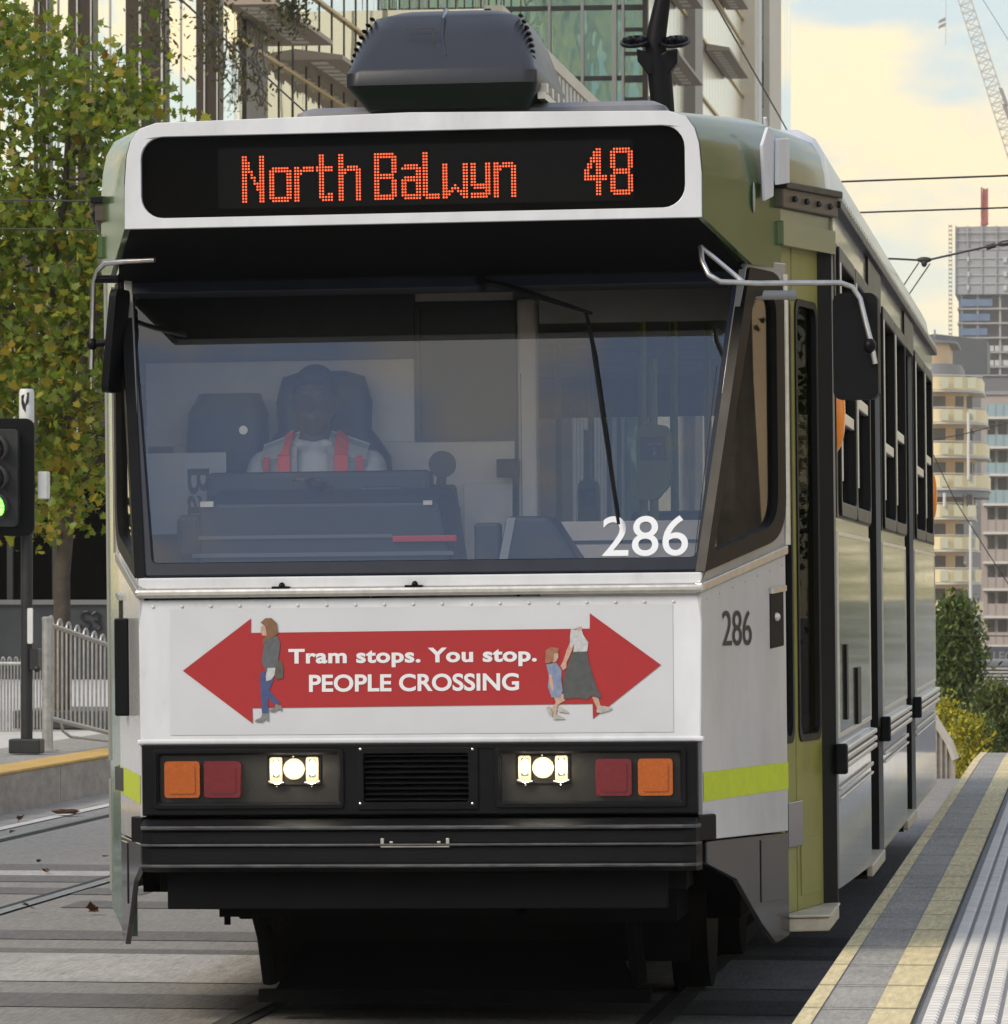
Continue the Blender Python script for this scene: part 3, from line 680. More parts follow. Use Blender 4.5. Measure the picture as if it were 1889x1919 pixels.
# ---- side walls with windows and doors
DOORS = [(4.45, 5.8), (8.85, 10.2)]
PANELS = [(1.56, 4.45, [(1.74, 3.02), (3.10, 4.37)]), (5.8, 8.85, [(5.92, 7.30), (7.38, 8.74)]), (10.2, 13.9, [(10.32, 11.85), (11.95, 13.3)])]
XS = 1.343
for sx in (1, -1):
    f = lambda u, v, d: Vector((sx * (XS - d), u, v))
    for (y0, y1, wins) in PANELS:
        yr = 2.3 if sx == -1 and y0 < 2 else y0
        holes = [round_poly([(a, 1.80), (c, 1.80), (c, 2.73), (a, 2.73)], .06, 4) for a, c in wins]
        wl = part(MB().plate([(y0, .9), (y1, .9), (y1, 2.89), (y0, 2.89)], holes, f, .05), 'side_wall', M['sidegrey'], smooth=40)
        part(MB().plate([(y0 + .05, .98), (y1 - .04, .98), (y1 - .04, 1.70), (y0 + .05, 1.70)], [], lambda u, v, d: f(u, v, d - .003), .004), 'side_panel', M['green_panel'], wl)
        part(MB().plate([(y0 + .035, .965), (y1 - .025, .965), (y1 - .025, 1.715), (y0 + .035, 1.715)], [[(y0 + .05, .98), (y1 - .04, .98), (y1 - .04, 1.70), (y0 + .05, 1.70)]], lambda u, v, d: f(u, v, d - .006), .007), 'panel_trim', M['alu'], wl)
        # band of dark paint round the windows
        part(MB().plate([(y0 + .02, 1.765), (y1 - .02, 1.765), (y1 - .02, 2.765), (y0 + .02, 2.765)], holes, lambda u, v, d: f(u, v, d - .004), .005), 'window_band', M['sidefr'], wl)
        part(MB().plate([(y0, .36 if y0 > 2 else .42), (y1, .36), (y1, .835), (y0, .835)], [], f, .03), 'side_skirt', M['sidegrey'])
        b = MB()
        for dz in (0, .03, .06): b.hexa([(sx * (XS - .01), yr, .845 + dz), (sx * (XS + .028), yr, .85 + dz), (sx * (XS + .028), y1, .85 + dz), (sx * (XS - .01), y1, .845 + dz)], [(sx * (XS - .01), yr, .873 + dz), (sx * (XS + .028), yr, .868 + dz), (sx * (XS + .028), y1, .868 + dz), (sx * (XS - .01), y1, .873 + dz)])
        rr = part(b, 'rub_rail', M['alu'], bevel=.004)
        part(MB().box(*sorted((sx * (XS - .01), sx * (XS + .034))), yr - .03, yr + .03, .835, .945), 'rail_end', M['black_rubber'], rr, bevel=.008)
        part(MB().box(*sorted((sx * (XS - .005), sx * (XS + .012))), yr, y1, .775, .79).box(*sorted((sx * (XS - .005), sx * (XS + .012))), yr, y1, .74, .75), 'skirt_trim', M['alu'], bevel=.003)
        for wi, (a, c) in enumerate(wins):
            o = round_poly([(a - .03, 1.77), (c + .03, 1.77), (c + .03, 2.76), (a - .03, 2.76)], .08, 4)
            i = round_poly([(a + .025, 1.825), (c - .025, 1.825), (c - .025, 2.705), (a + .025, 2.705)], .05, 4)
            wf = part(MB().plate(o, [i], lambda u, v, d: f(u, v, d - .016), .05), 'side_window', M['sidefr'], wl, bevel=.005, smooth=40)
            part(MB().plate(round_poly([(a, 1.80), (c, 1.80), (c, 2.73), (a, 2.73)], .06, 4), [], lambda u, v, d: f(u, v, d + .015), .002), 'window_pane', M['sglass'], wf)
            tz = 2.12 if wi % 2 == 0 else 2.22
            part(MB().plate([(a + .02, tz), (c - .02, tz), (c - .02, tz + .045), (a + .02, tz + .045)], [], lambda u, v, d: f(u, v, d - .008), .02), 'window_transom', M['alu'], wf, bevel=.004)
            part(MB().tube([f(a + .02, 2.0 - .1, -.012), f(a + .02, 2.7, -.012)], .01, 6), 'window_bead', M['alu'], wf)
    # rear cab sides, kept plain
    part(MB().plate([(13.9, .36), (15.45, .5), (15.45, 2.9), (13.9, 2.9)], [], lambda u, v, d: Vector((sx * (hoodx(u) - d), u, v)), .04), 'rear_cab_side', M['green_panel'])
    # gutter with hangers
    b = MB().box(*sorted((sx * (XS - .02), sx * (XS + .03))), 1.56, 13.9, 2.885, 2.91)
    part(b, 'gutter', M['sidefr'], bevel=.004)
    if sx == 1:
        for k in range(82): part(MB().box(XS + .0, XS + .034, 1.62 + k * .15, 1.68 + k * .15, 2.912, 2.93), 'gutter_clip', M['alu'])
    for (y0, y1) in DOORS:
        fd = lambda u, v, d: Vector((sx * (XS - .11 - d), u, v))
        dr = part(MB().box(*sorted((sx * (XS - .12), sx * (XS - .02))), y0, y0 + .02, .3, 2.8).box(*sorted((sx * (XS - .12), sx * (XS - .02))), y1 - .02, y1, .3, 2.8)
                  .box(*sorted((sx * (XS - .12), sx * (XS + .01))), y0, y1, 2.72, 2.89), 'door_frame', M['sidefr'])
        for a, c in ((y0 + .03, (y0 + y1) / 2 - .01), ((y0 + y1) / 2 + .01, y1 - .03)):
            lf = part(MB().plate([(a, .38), (c, .38), (c, 2.72), (a, 2.72)], [rrect(a + .08, c - .08, .95, 2.6, .06)], fd, .03), 'door', M['sidefr'])
            part(MB().plate(rrect(a + .07, c - .07, .94, 2.61, .06), [], lambda u, v, d: fd(u, v, d + .012), .003), 'door_glass', M['sglass'], lf)
        part(MB().box(*sorted((sx * (XS - .3), sx * (XS + .005))), y0, y1, .31, .36), 'door_step', M['cream_step'], bevel=.006)
    # front door in the tapered cab
    if sx == -1:
        part(MB().hexa([(-1.14, .76, .3), (-1.335, 1.56, .36), (-1.30, 1.58, .36), (-1.10, .78, .3)], [(-1.14, .76, 2.74), (-1.335, 1.56, 2.74), (-1.30, 1.58, 2.74), (-1.10, .78, 2.74)]), 'cab_corner_panel', M['green_left'])
    else:
        da, dc = Vector((1.18, .78)), Vector((1.292, 1.5)); dd = dc - da; dl = dd.length
        def ff(u, v, d): p = da + dd * u / dl; return Vector((sx * (p.x - d), p.y, v))
        for k, (a, c) in enumerate(((.01, dl * .34), (dl * .36, dl - .02))):
            lf = part(MB().plate([(a, .37), (c, .37), (c, 2.72), (a, 2.72)], [rrect(a + (.05 if k == 0 else .05), c - .05, .98, 2.52, .05)], ff, .03), 'front_door', M['door_yellow'], bevel=.004, smooth=40)
            part(MB().plate(rrect(a + .035, c - .035, .965, 2.535, .05), [rrect(a + .06, c - .06, .99, 2.51, .05)], lambda u, v, d: ff(u, v, d - .006), .02), 'door_rubber', M['black_rubber'], lf)
            part(MB().plate(rrect(a + .04, c - .04, .97, 2.53, .05), [], lambda u, v, d: ff(u, v, d + .012), .003), 'door_glass', M['doorglass'], lf)
            if k == 1: part(MB().plate([(a + .05, .42), (c - .05, .42), (c - .05, .62), (a + .05, .62)], [], lambda u, v, d: ff(u, v, d - .004), .004), 'door_panel', M['door_yellow'], lf, bevel=.003).__setitem__('label', 'ribbed olive lower door panel')
        part(MB().plate([(dl * .08, .60), (dl * .42, .60), (dl * .42, .76), (dl * .08, .76)], [], lambda u, v, d: ff(u, v, d - .012), .014), 'door_sensor', M['skirt'], bevel=.004)
    # jamb, header, motor cover and step
    if sx == 1: part(MB().hexa([(sx * 1.27, 1.51, .37), (sx * 1.336, 1.555, .37), (sx * 1.336, 1.60, .37), (sx * 1.27, 1.60, .37)], [(sx * 1.27, 1.51, 2.74), (sx * 1.336, 1.555, 2.74), (sx * 1.336, 1.60, 2.74), (sx * 1.27, 1.60, 2.74)]), 'door_jamb', M['sidefr'])
    if sx == 1: part(MB().hexa([(sx * 1.17, .77, .36), (sx * 1.345, .83, .36), (sx * 1.345, 1.56, .36), (sx * 1.17, 1.6, .36)][::1], [(sx * 1.17, .77, .37), (sx * 1.345, .83, .37), (sx * 1.345, 1.56, .37), (sx * 1.17, 1.6, .37)]).hexa([(sx * 1.2, .79, .312), (sx * 1.34, .84, .312), (sx * 1.34, 1.56, .312), (sx * 1.2, 1.6, .312)], [(sx * 1.2, .79, .358), (sx * 1.34, .84, .358), (sx * 1.34, 1.56, .358), (sx * 1.2, 1.6, .358)]), 'front_step', M['cream_step'], bevel=.006)
    fh = lambda u, v, d: Vector((sx * (hoodx(u) - d), u, v))
    part(MB().plate([(.72, 2.70), (1.555, 2.715), (1.555, 2.80), (.72, 2.785)], [], lambda u, v, d: fh(u, v, d - .02), .06), 'door_header', M['green'], bevel=.006)
    mc = part(MB().plate([(.70, 2.83), (1.57, 2.85), (1.57, 2.93), (.70, 2.905)], [], lambda u, v, d: fh(u, v, d - .028), .04), 'door_motor_cover', mat('brown_motor_cover', (.07, .052, .035), .45, var=.3, vs=12), bevel=.006)
    b = MB()
    for k in range(4): b.ball(fh(.85 + k * .19, 2.868 + k * .004, -.03), .012, .012, .012, 8, 5)
    part(b, 'cover_bolts', M['ink'], mc)
    part(MB().plate([(.69, 2.895), (1.575, 2.92), (1.575, 2.945), (.69, 2.92)], [], lambda u, v, d: fh(u, v, d - .045), .06), 'cover_lip', M['sidefr'], mc, bevel=.004)
    # orange side indicators
    for yy, zz in ((1.66, 2.15), (13.5, 2.05)) if sx == 1 else ((4.4, 2.05),):
        rg = []
        for k in range(9):
            t = -1 + 2 * k / 8; hw = math.sqrt(max(0, 1 - t * t)); z = zz + t * .155
            rg.append([(sx * (XS + .0 + .034 * hw * max(0, math.sin(a))) if True else 0, yy + .05 * (hw + .05) * math.cos(a), z) for a in [math.pi * j / 8 for j in range(9)]])
        part(MB().loft(rg, caps=False, closed=False), 'side_indicator', M['orange'], smooth=60)
    # equipment vent beside the door
    part(MB().box(*sorted((sx * (XS + .0), sx * (XS + .012))), 2.05, 2.2, 1.02, 1.30), 'vent', M['black'])
    part(MB().box(*sorted((sx * (XS + .0), sx * (XS + .012))), 3.0, 3.3, .98, 1.2), 'vent', M['black'])

# rear end
part(MB().box(-1.0, 1.0, 15.4, 15.45, .5, 1.6).box(-1, 1, 15.4, 15.45, 2.6, 3.1), 'rear_panel', M['white'])
part(MB().box(-.98, .98, 15.41, 15.43, 1.6, 2.6), 'rear_windscreen', M['sglass'])

# ---- roof gear
def ring_rect(x0, x1, y0, y1, z, r=.05, n=4): return [(a, c, z) for a, c in rrect(x0, x1, y0, y1, r, n)]
part(MB().loft([ring_rect(-.56, .80, 1.0, 3.2, 3.12), ring_rect(-.54, .78, 1.02, 3.18, 3.225), ring_rect(-.50, .74, 1.06, 3.1, 3.245)]), 'roof_tray', mat('grey_roof_tray', (.2, .2, .22), .5, var=.2, vs=5), smooth=40)
pod = part(MB().loft([ring_rect(-.27, .30, .9, 1.85, 3.22), ring_rect(-.31, .335, .86, 1.9, 3.27), ring_rect(-.335, .345, .83, 1.95, 3.30), ring_rect(-.335, .345, .83, 1.95, 3.345), ring_rect(-.325, .335, .84, 1.94, 3.36),
      ring_rect(-.315, .32, .90, 1.92, 3.42, .07), ring_rect(-.295, .295, .98, 1.85, 3.50, .09), ring_rect(-.265, .26, 1.06, 1.78, 3.565, .1), ring_rect(-.2, .2, 1.16, 1.7, 3.592, .1), ring_rect(-.1, .1, 1.25, 1.6, 3.6, .1)]), 'air_conditioner_pod',
      mat('slate_grey_plastic', (.022, .024, .032), .36, var=.12, vs=4, bump=.1, bs=220), smooth=35)
for s in (-1, 1):
    for k in range(9):
        t = k / 8; z = 3.375 + t * .185; x = s * (.322 - .055 * t * t - (0 if s < 0 else 0))
        part(MB().ball((x, .95 + .13 * t, z), .009, .045, .007, 8, 5), 'pod_rib', M['black'], pod, smooth=60)
b = MB().tube([(.02, .885, 3.40), (.0, .95, 3.47), (-.005, 1.03, 3.55), (-.01, 1.16, 3.597)], .006, 5)
b.box(-.13, -.03, .955, .96, 3.508, 3.512).box(-.034, -.03, .925, .93, 3.46, 3.512)
part(b, 'pod_seam', M['skirt'], pod)
b = MB().box(.337, .362, .95, 1.9, 3.25, 3.275)
for k in range(5): b.box(.33, .365, 1.0 + k * .2, 1.06 + k * .2, 3.275, 3.31)
part(b, 'pod_rail', M['alu'], pod)
# pantograph
PB = L(1240, 195, 3.6)
def pq(px, py, y=3.6): return L(px, py, y)
b = MB().tube([pq(1243, 215), pq(1236, 130), pq(1228, 85), pq(1232, 55), pq(1243, -6), pq(1262, -90)], [.048, .05, .042, .04, .032, .03], 10)
pan = part(b, 'pantograph', M['black'], smooth=50)
def sheet(pts, y, t=.05):
    return MB().prism([Vector((pq(*p).x, y, pq(*p).z)) for p in pts], (0, t, 0))
part(sheet([(1194, 93), (1212, 98), (1230, 108), (1252, 96), (1271, 92), (1271, 118), (1252, 142), (1216, 142), (1196, 116)], 3.56, .08), 'pantograph_yoke', M['black'], pan, bevel=.006)
for (pc, r1) in (((1190, 78), 25), ((1266, 78), 26)):
    c = pq(*pc); k0 = r1 / 465
    b = MB().tube([(c.x + k0 * math.cos(a), 3.6 + .14 * math.sin(a), c.z + .034 * math.sin(a)) for a in [2 * math.pi * j / 18 for j in range(19)]], .0075, 6)
    part(b, 'pantograph_ring', M['black'], pan, smooth=60)
b = MB(); b.tube([pq(1168, 77), pq(1290, 77)], .016, 6)
for px in (1182, 1205, 1258, 1276): c = pq(px, 78); b.ball(c, .022, .05, .025, 8, 6)
part(b, 'pantograph_springs', M['black'], pan, smooth=60)
part(MB().box(-.1, 1.0, 3.3, 4.8, 3.19, 3.26), 'pantograph_base', M['black_matt'], pan)
# white bracket on the cab roof side and pale sticker
f = lambda u, v, d: Vector((hoodx(u) - d, u, v))
b = MB().plate([(.52, 2.84), (.60, 2.86), (.62, 3.06), (.56, 3.1), (.50, 3.03)], [], lambda u, v, d: f(u, v, d - .03), .012).plate([(.60, 2.90), (.72, 2.915), (.72, 3.07), (.61, 3.06)], [], lambda u, v, d: f(u, v, d - .045), .012).tube([f(.56, 3.1, -.02), f(.55, 3.13, -.02)], .008, 6)
part(b, 'roof_bracket', M['white'], bevel=.003)
b = MB(); b.ball(f(.49, 2.85, .0), .006, .03, .055, 12, 8); part(b, 'pale_badge', mat('badge_pale', (.35, .37, .33), .4), smooth=60)

# ---- mirrors
def mp_(px, py, y): return L(px, py, y)
mir = part(MB().tube([mp_(1313, 462, .16), mp_(1316, 490, .13), mp_(1328, 515, .1), mp_(1350, 528, .1), mp_(1420, 531, .15), mp_(1500, 530, .22), mp_(1575, 530, .28), mp_(1597, 538, .3), mp_(1612, 560, .3), mp_(1624, 610, .28), mp_(1632, 640, .27), mp_(1640, 682, .27)], .0095, 8), 'mirror_arm', M['chrome'], smooth=60)
part(MB().tube([mp_(1313, 462, .16), mp_(1392, 528, .13)], .008, 8), 'arm_brace', M['chrome'], mir)
c0 = mp_(1603, 649, .34)
fm = lambda u, v, d: Vector((c0.x + u + .12 * d, c0.y - .0 + d, c0.z + v))
mh = part(MB().plate(rrect(-.076, .076, -.181, .181, .03), [], fm, .05), 'mirror', M['black'], bevel=.014, bseg=3, smooth=50)
part(MB().plate(rrect(-.062, .062, -.165, .165, .02), [], lambda u, v, d: fm(u, v, d + .051), .003), 'mirror_glass', mat('mirror_silver', (.8, .8, .8), .03, metal=1), mh)
part(MB().ball(mp_(1630, 648, .27), .022, .03, .026, 10, 8).tube([mp_(1636, 660, .28), mp_(1640, 684, .29)], .012, 8), 'mirror_clamp', M['black'], mh, smooth=60)
part(MB().tube([mp_(1400, 553, .55), mp_(1490, 553, .62)], .017, 10).tube([mp_(1478, 553, .615), mp_(1490, 553, .62)], .021, 10), 'side_camera', mat('camera_grey', (.3, .29, .28), .4), smooth=40)
mir2 = part(MB().tube([mp_(290, 487, .16), mp_(235, 490, .2), mp_(197, 494, .25), mp_(182, 508, .28), mp_(175, 530, .3), mp_(173, 600, .3), mp_(171, 692, .3)], .009, 8), 'mirror_arm', M['chrome'], smooth=60)
part(MB().tube([mp_(176, 523, .3), mp_(222, 523, .3)], .014, 8), 'arm_brace', M['black'], mir2)
c1 = mp_(205, 640, .34)
b = MB()
def fm2(u, v, d): return Vector((c1.x + .01 + u * .1 + d * .55 + v * .1, c1.y + u * .97 - d * .3, c1.z + v))
b.plate(rrect(-.09, .09, -.178, .178, .03), [], fm2, .05)
mh2 = part(b, 'mirror', M['black'], bevel=.012, bseg=3, smooth=50)
part(MB().tube([mp_(172, 645, .3), mp_(200, 642, .3)], .012, 8).ball(mp_(173, 645, .3), .02, .02, .022, 10, 6), 'mirror_clamp', M['black'], mh2, smooth=50)
# vertical light box on the left cab side (door button post)
c2 = L(233, 1250, .45)
part(MB().box(c2.x - .03, c2.x + .02, .42, .5, c2.z - .17, c2.z + .17), 'grab_plate', M['black'], bevel=.006)

# ---- cab and saloon interior
M['dkglass'] = glass('bulkhead_dark_glass', (.3, .33, .38), .05, fres=False)
CY = 1.35
def ipt(px, py, y): return L(px, py, y)
def ibox(b, px0, py0, px1, py1, y0, y1, m=0):
    a, c = L(px0, py0, y0), L(px1, py1, y0); return b.box(a.x, c.x, y0, y1, c.z, a.z, m)
b = MB()
a = L(965, 825, CY)
b.box(-1.15, a.x, CY, CY + .03, .9, a.z)
a2_ = L(778, 825, CY)
b.box(-1.15, a2_.x, CY + .001, CY + .029, a.z, 2.8)
part(b, 'cab_bulkhead', M['cream_in'], bevel=.004)
part(ibox(MB(), 240, 520, 778, 672, CY - .02, CY - .002), 'dark_panel', M['greyin'], bevel=.004)  # dark sheet on the bulkhead stands in for the hood's dark reflection
part(ibox(MB(), 779, 560, 962, 824, CY + .01, CY + .016), 'bulkhead_window', M['greyin'])
part(MB().plate([(L(776, 560, CY).x, a.z), (L(966, 560, CY).x, a.z), (L(966, 560, CY).x, 2.56), (L(776, 560, CY).x, 2.56)], [[(L(786, 560, CY).x, a.z + .02), (L(957, 560, CY).x, a.z + .02), (L(957, 560, CY).x, 2.53), (L(786, 560, CY).x, 2.53)]], lambda u, v, d: Vector((u, CY - .012 + d, v)), .03), 'bulkhead_window_frame', M['greyin'])
part(ibox(MB(), 868, 905, 966, 1100, CY - .03, CY - .002), 'bulkhead_door', M['cream_in'], bevel=.006)
part(ibox(MB(), 968, 560, 1010, 1200, CY - .06, CY + .04), 'bulkhead_post', M['cream_in'], bevel=.012)
part(ibox(MB(), 976, 700, 979, 1060, CY - .064, CY - .058), 'post_strip', M['greyin'])
part(ibox(MB(), 250, 520, 960, 562, CY, CY + .04).box(-1.15, -1.05, CY, CY + .03, 1.9, 2.8), 'bulkhead_header', M['cream_in'])
part(ibox(MB(), 1010, 978, 1330, 1120, 1.1, 1.14), 'saloon_partition', M['cream_in'], bevel=.004)
part(ibox(MB(), 1010, 1014, 1330, 1016, 1.095, 1.099), 'partition_groove', M['greyin'])
part(ibox(MB(), 1010, 530, 1380, 600, 1.2, 1.26), 'entry_header', M['inner'])
con = part(MB().hexa([ipt(372, 1075, .45), ipt(850, 1075, .45), ipt(850, 1075, .45) + Vector((0, .5, 0)), ipt(372, 1075, .45) + Vector((0, .5, 0))],
      [ipt(372, 945, .45), ipt(822, 940, .45), ipt(822, 940, .45) + Vector((.01, .45, .07)), ipt(372, 945, .45) + Vector((.02, .45, .07))]), 'driver_console', M['greyin'], bevel=.012)
part(ibox(MB(), 385, 886, 808, 948, .8, .9), 'instrument_binnacle', M['greyin'], bevel=.02)
part(ibox(MB(), 735, 1004, 856, 1015, .43, .448), 'red_handle', M['redin'], con, bevel=.004)
b = MB(); ibox(b, 375, 940, 400, 950, .435, .448); ibox(b, 793, 938, 810, 946, .435, .448); part(b, 'console_hinge', M['chrome'], con)
b = MB(); ibox(b, 372, 1005, 735, 1007, .44, .449); ibox(b, 360, 1038, 850, 1040, .44, .449); part(b, 'console_seam', mat('console_seam_grey', (.14, .15, .17), .5), con)
part(ibox(MB(), 330, 965, 376, 1048, .45, .8), 'side_console', M['greyin'], bevel=.02)
part(ibox(MB(), 675, 912, 757, 932, .78, .81), 'console_switch', M['greyin'], bevel=.01)
fb = part(MB().hexa([ipt(932, 1058, .5), ipt(1090, 1058, .5), ipt(1090, 1058, .5) + Vector((0, .3, 0)), ipt(932, 1058, .5) + Vector((0, .3, 0))], [ipt(948, 967, .5), ipt(1030, 967, .5), ipt(1030, 967, .5) + Vector((0, .3, 0)), ipt(948, 967, .5) + Vector((0, .3, 0))]), 'fare_box', M['greyin'], bevel=.02)
part(MB().hexa([ipt(934, 1056, .49), ipt(950, 1056, .49), ipt(950, 1056, .5), ipt(934, 1056, .5)], [ipt(950, 970, .49), ipt(966, 970, .49), ipt(966, 970, .5), ipt(950, 970, .5)]), 'fare_box_edge', mat('pale_grey_trim', (.3, .32, .34), .5), fb)
part(ibox(MB(), 888, 980, 938, 1060, .52, .6), 'ticket_unit', M['greyin'], bevel=.01)
part(MB().tube([ipt(828, 870, 1.0) + Vector((0, 0, 0)), ipt(828, 870, 1.0) + Vector((0, .03, 0))], .048, 18).tube([ipt(825, 940, 1.02), ipt(828, 880, 1.02)], .018, 8), 'radio_handset', M['greyin'], smooth=40)
part(MB().tube([ipt(862, 950, 1.28), ipt(858, 970, 1.26), ipt(862, 1000, 1.28)], .006, 6), 'door_pull', M['chrome'], smooth=50)
part(ibox(MB(), 930, 860, 972, 894, 1.24, 1.29).tube([ipt(964, 890, 1.24), ipt(964, 1000, 1.24)], .008, 6), 'door_lock', M['black'], bevel=.006)
# board with lettering at the left of the cab
bd = part(ibox(MB(), 270, 850, 425, 1000, 1.02, 1.03), 'notice_board', mat('board_white', (.62, .62, .64), .5))
b = MB(); q0, q1 = L(352, 968, 1.018), L(392, 878, 1.018)
lettering(b, "Ba", lambda u, v: Vector((u, 1.017, v)), q0.x, q1.x, q0.z, q1.z, offset=.012, rot=1)
part(b, 'board_lettering', M['ink'], bd)
# driver's seat back
dx = L(600, 850, 1.1).x
st = part(MB().loft([ring_rect(dx - .24, dx + .24, 1.13, 1.25, 1.35), ring_rect(dx - .26, dx + .26, 1.13, 1.27, 1.75), ring_rect(dx - .24, dx + .24, 1.16, 1.28, 2.0), ring_rect(dx - .2, dx + .2, 1.18, 1.27, 2.06), ring_rect(dx - .17, dx + .17, 1.18, 1.27, 2.1), ring_rect(dx - .175, dx + .175, 1.16, 1.27, 2.2), ring_rect(dx - .15, dx + .15, 1.17, 1.26, 2.29), ring_rect(dx - .08, dx + .08, 1.18, 1.25, 2.31)]), 'driver_seat', M['greyin'], smooth=50)
part(MB().loft([ring_rect(dx - .25, dx + .25, .8, 1.25, 1.22), ring_rect(dx - .26, dx + .26, .78, 1.26, 1.30), ring_rect(dx - .24, dx + .24, .8, 1.24, 1.35)]).box(dx - .1, dx + .1, .95, 1.15, .9, 1.22), 'seat_cushion', M['greyin'], st, smooth=50)
bc = ipt(430, 800, 1.2); b = MB().loft([ring_rect(bc.x - .13, bc.x + .12, 1.16, 1.26, bc.z - .2), ring_rect(bc.x - .16, bc.x + .14, 1.14, 1.28, bc.z - .1), ring_rect(bc.x - .15, bc.x + .14, 1.15, 1.27, bc.z + .05), ring_rect(bc.x - .11, bc.x + .11, 1.17, 1.26, bc.z + .12)]); part(b, 'hanging_bag', M['greyin'], smooth=60)
part(MB().tube([ipt(456, 806, 1.12), ipt(456, 806, 1.14)], .016, 14), 'bag_badge', M['alu'])
# saloon: yellow ticket readers, poles, seats
def reader(px0, py0, px1, py1, y, name='ticket_reader'):
    a, c = L(px0, py0, y), L(px1, py1, y); wd = c.x - a.x; h = a.z - c.z
    fr_ = lambda u, v, d: Vector((a.x + u * wd, y + d, c.z + v * h))
    o = part(MB().plate(round_poly([(.18, .0), (.62, -.02), (1, .22), (1, 1), (.14, 1), (.16, .3), (0, .08)], [.05, .08, .1, .22, .22, .1, .05], 4), [], fr_, .09), name, M['validator'], bevel=.01, smooth=40)
    part(MB().plate([(.25, .52), (.88, .52), (.88, .84), (.25, .84)], [], lambda u, v, d: fr_(u, v, d - .004), .006), 'reader_screen', M['ink'], o)
    b = MB(); b.plate([(.42, .735), (.78, .735), (.78, .75), (.42, .75)], [], lambda u, v, d: fr_(u, v, d - .006), .001); b.plate([(.585, .6), (.615, .6), (.615, .69), (.585, .69)], [], lambda u, v, d: fr_(u, v, d - .006), .001); b.plate([(.54, .63), (.6, .585), (.66, .63), (.6, .61)], [], lambda u, v, d: fr_(u, v, d - .006), .001)
    part(b, 'screen_arrow', M['printwhite'], o)
    part(MB().tube([fr_(.55, -1.5, .05), fr_(.55, 1.9, .05)], .018, 10), 'reader_pole', M['validator'], o, smooth=50)
reader(1180, 797, 1258, 935, 2.6)
reader(1075, 900, 1122, 1005, 5.0)
b = MB()
for yy in (2.6, 4.2, 6.2, 8.4, 10.5, 12.4):
    for x in (-.55, .55): b.tube([(x, yy + .12, .9), (x, yy + .12, 2.84)], .017, 8)
part(b, 'grab_poles', M['validator'], smooth=50)
for yy in (2.6, 3.5, 6.3, 7.2, 8.1, 10.7, 11.6):
    for x in (-.85, .85):
        part(MB().loft([ring_rect(x - .38, x + .38, yy, yy + .42, 1.22), ring_rect(x - .4, x + .4, yy, yy + .44, 1.32)]).hexa([(x - .4, yy + .4, 1.3), (x + .4, yy + .4, 1.3), (x + .4, yy + .47, 1.3), (x - .4, yy + .47, 1.3)], [(x - .38, yy + .48, 1.82), (x + .38, yy + .48, 1.82), (x + .38, yy + .54, 1.82), (x - .38, yy + .54, 1.82)]).box(x - .05, x + .05, yy + .1, yy + .3, .9, 1.22), 'passenger_seat', M['seat'], bevel=.02)

# ================================================================== DRIVER
def to_world(p):
    c, s = math.cos(ROLL), math.sin(ROLL); return Vector((p[0] * c + p[2] * s + TX, p[1], -p[0] * s + p[2] * c))
def chain(b, pts, n=10):
    pts = [(Vector(p), r) for p, r in pts]
    b.tube([p for p, _ in pts], [r for _, r in pts], n)
    for p, r in pts: b.ball(p, r, r, r, n, 6)
    return b
def fuse(b, name, m, vox, parent=None, smooth_it=6):
    o = b.build(name + '_src', m)
    md = o.modifiers.new('remesh', 'REMESH'); md.mode = 'VOXEL'; md.voxel_size = vox
    ms = o.modifiers.new('smooth', 'SMOOTH'); ms.iterations = smooth_it; ms.factor = .5
    bpy.context.view_layer.update()
    me = bpy.data.meshes.new_from_object(o.evaluated_get(bpy.context.evaluated_depsgraph_get()))
    old = o.data; bpy.data.objects.remove(o); bpy.data.meshes.remove(old)
    me.name = name; me.polygons.foreach_set('use_smooth', [True] * len(me.polygons))
    q = bpy.data.objects.new(name, me); C.objects.link(q)
    if parent: q.parent = parent
    return q
M['skin'] = mat('skin', (.1, .06, .042), .5, var=.1, vs=20)
M['shirt'] = mat('pale_work_shirt', (.55, .56, .58), .8, var=.12, vs=12, bump=.2, bs=60)
M['vest'] = mat('vest_reflective_grey', (.4, .42, .42), .6, var=.1, vs=20)
M['vestorange'] = mat('vest_orange_red', (.9, .1, .05), .6)
M['hairdark'] = mat('dark_hair', (.015, .012, .01), .6, var=.3, vs=40)
M['trouser'] = mat('dark_trousers', (.02, .022, .03), .8)
N0 = L(592, 832, 1.0)
nx, nz_ = N0.x, N0.z                     # base of the neck
hc = Vector((nx + .005, .955, nz_ + .155)) # head centre
def rel(x, y, z): return Vector((nx + x, y, nz_ + z))
b = MB()
b.ball(hc, .076, .095, .112, 20, 14); b.ball(hc + Vector((0, -.03, -.06)), .056, .062, .06, 16, 10)
b.ball(hc + Vector((0, -.098, -.02)), .013, .02, .022, 10, 8); b.ball(hc + Vector((0, -.093, .0)), .009, .012, .03, 8, 6)
for s in (-1, 1):
    b.ball(hc + Vector((s * .077, .01, -.015)), .012, .022, .034, 10, 8); b.ball(hc + Vector((s * .03, -.085, .025)), .022, .012, .008, 10, 6)
b.ball(hc + Vector((0, -.088, -.068)), .026, .012, .009, 10, 6)
chain(b, [(rel(0, 1.0, -.03), .062), (rel(0, .985, .07), .055)])
chain(b, [(rel(0, 1.04, -.13), .12), (rel(0, 1.05, -.3), .125), (rel(0, 1.05, -.5), .13)])
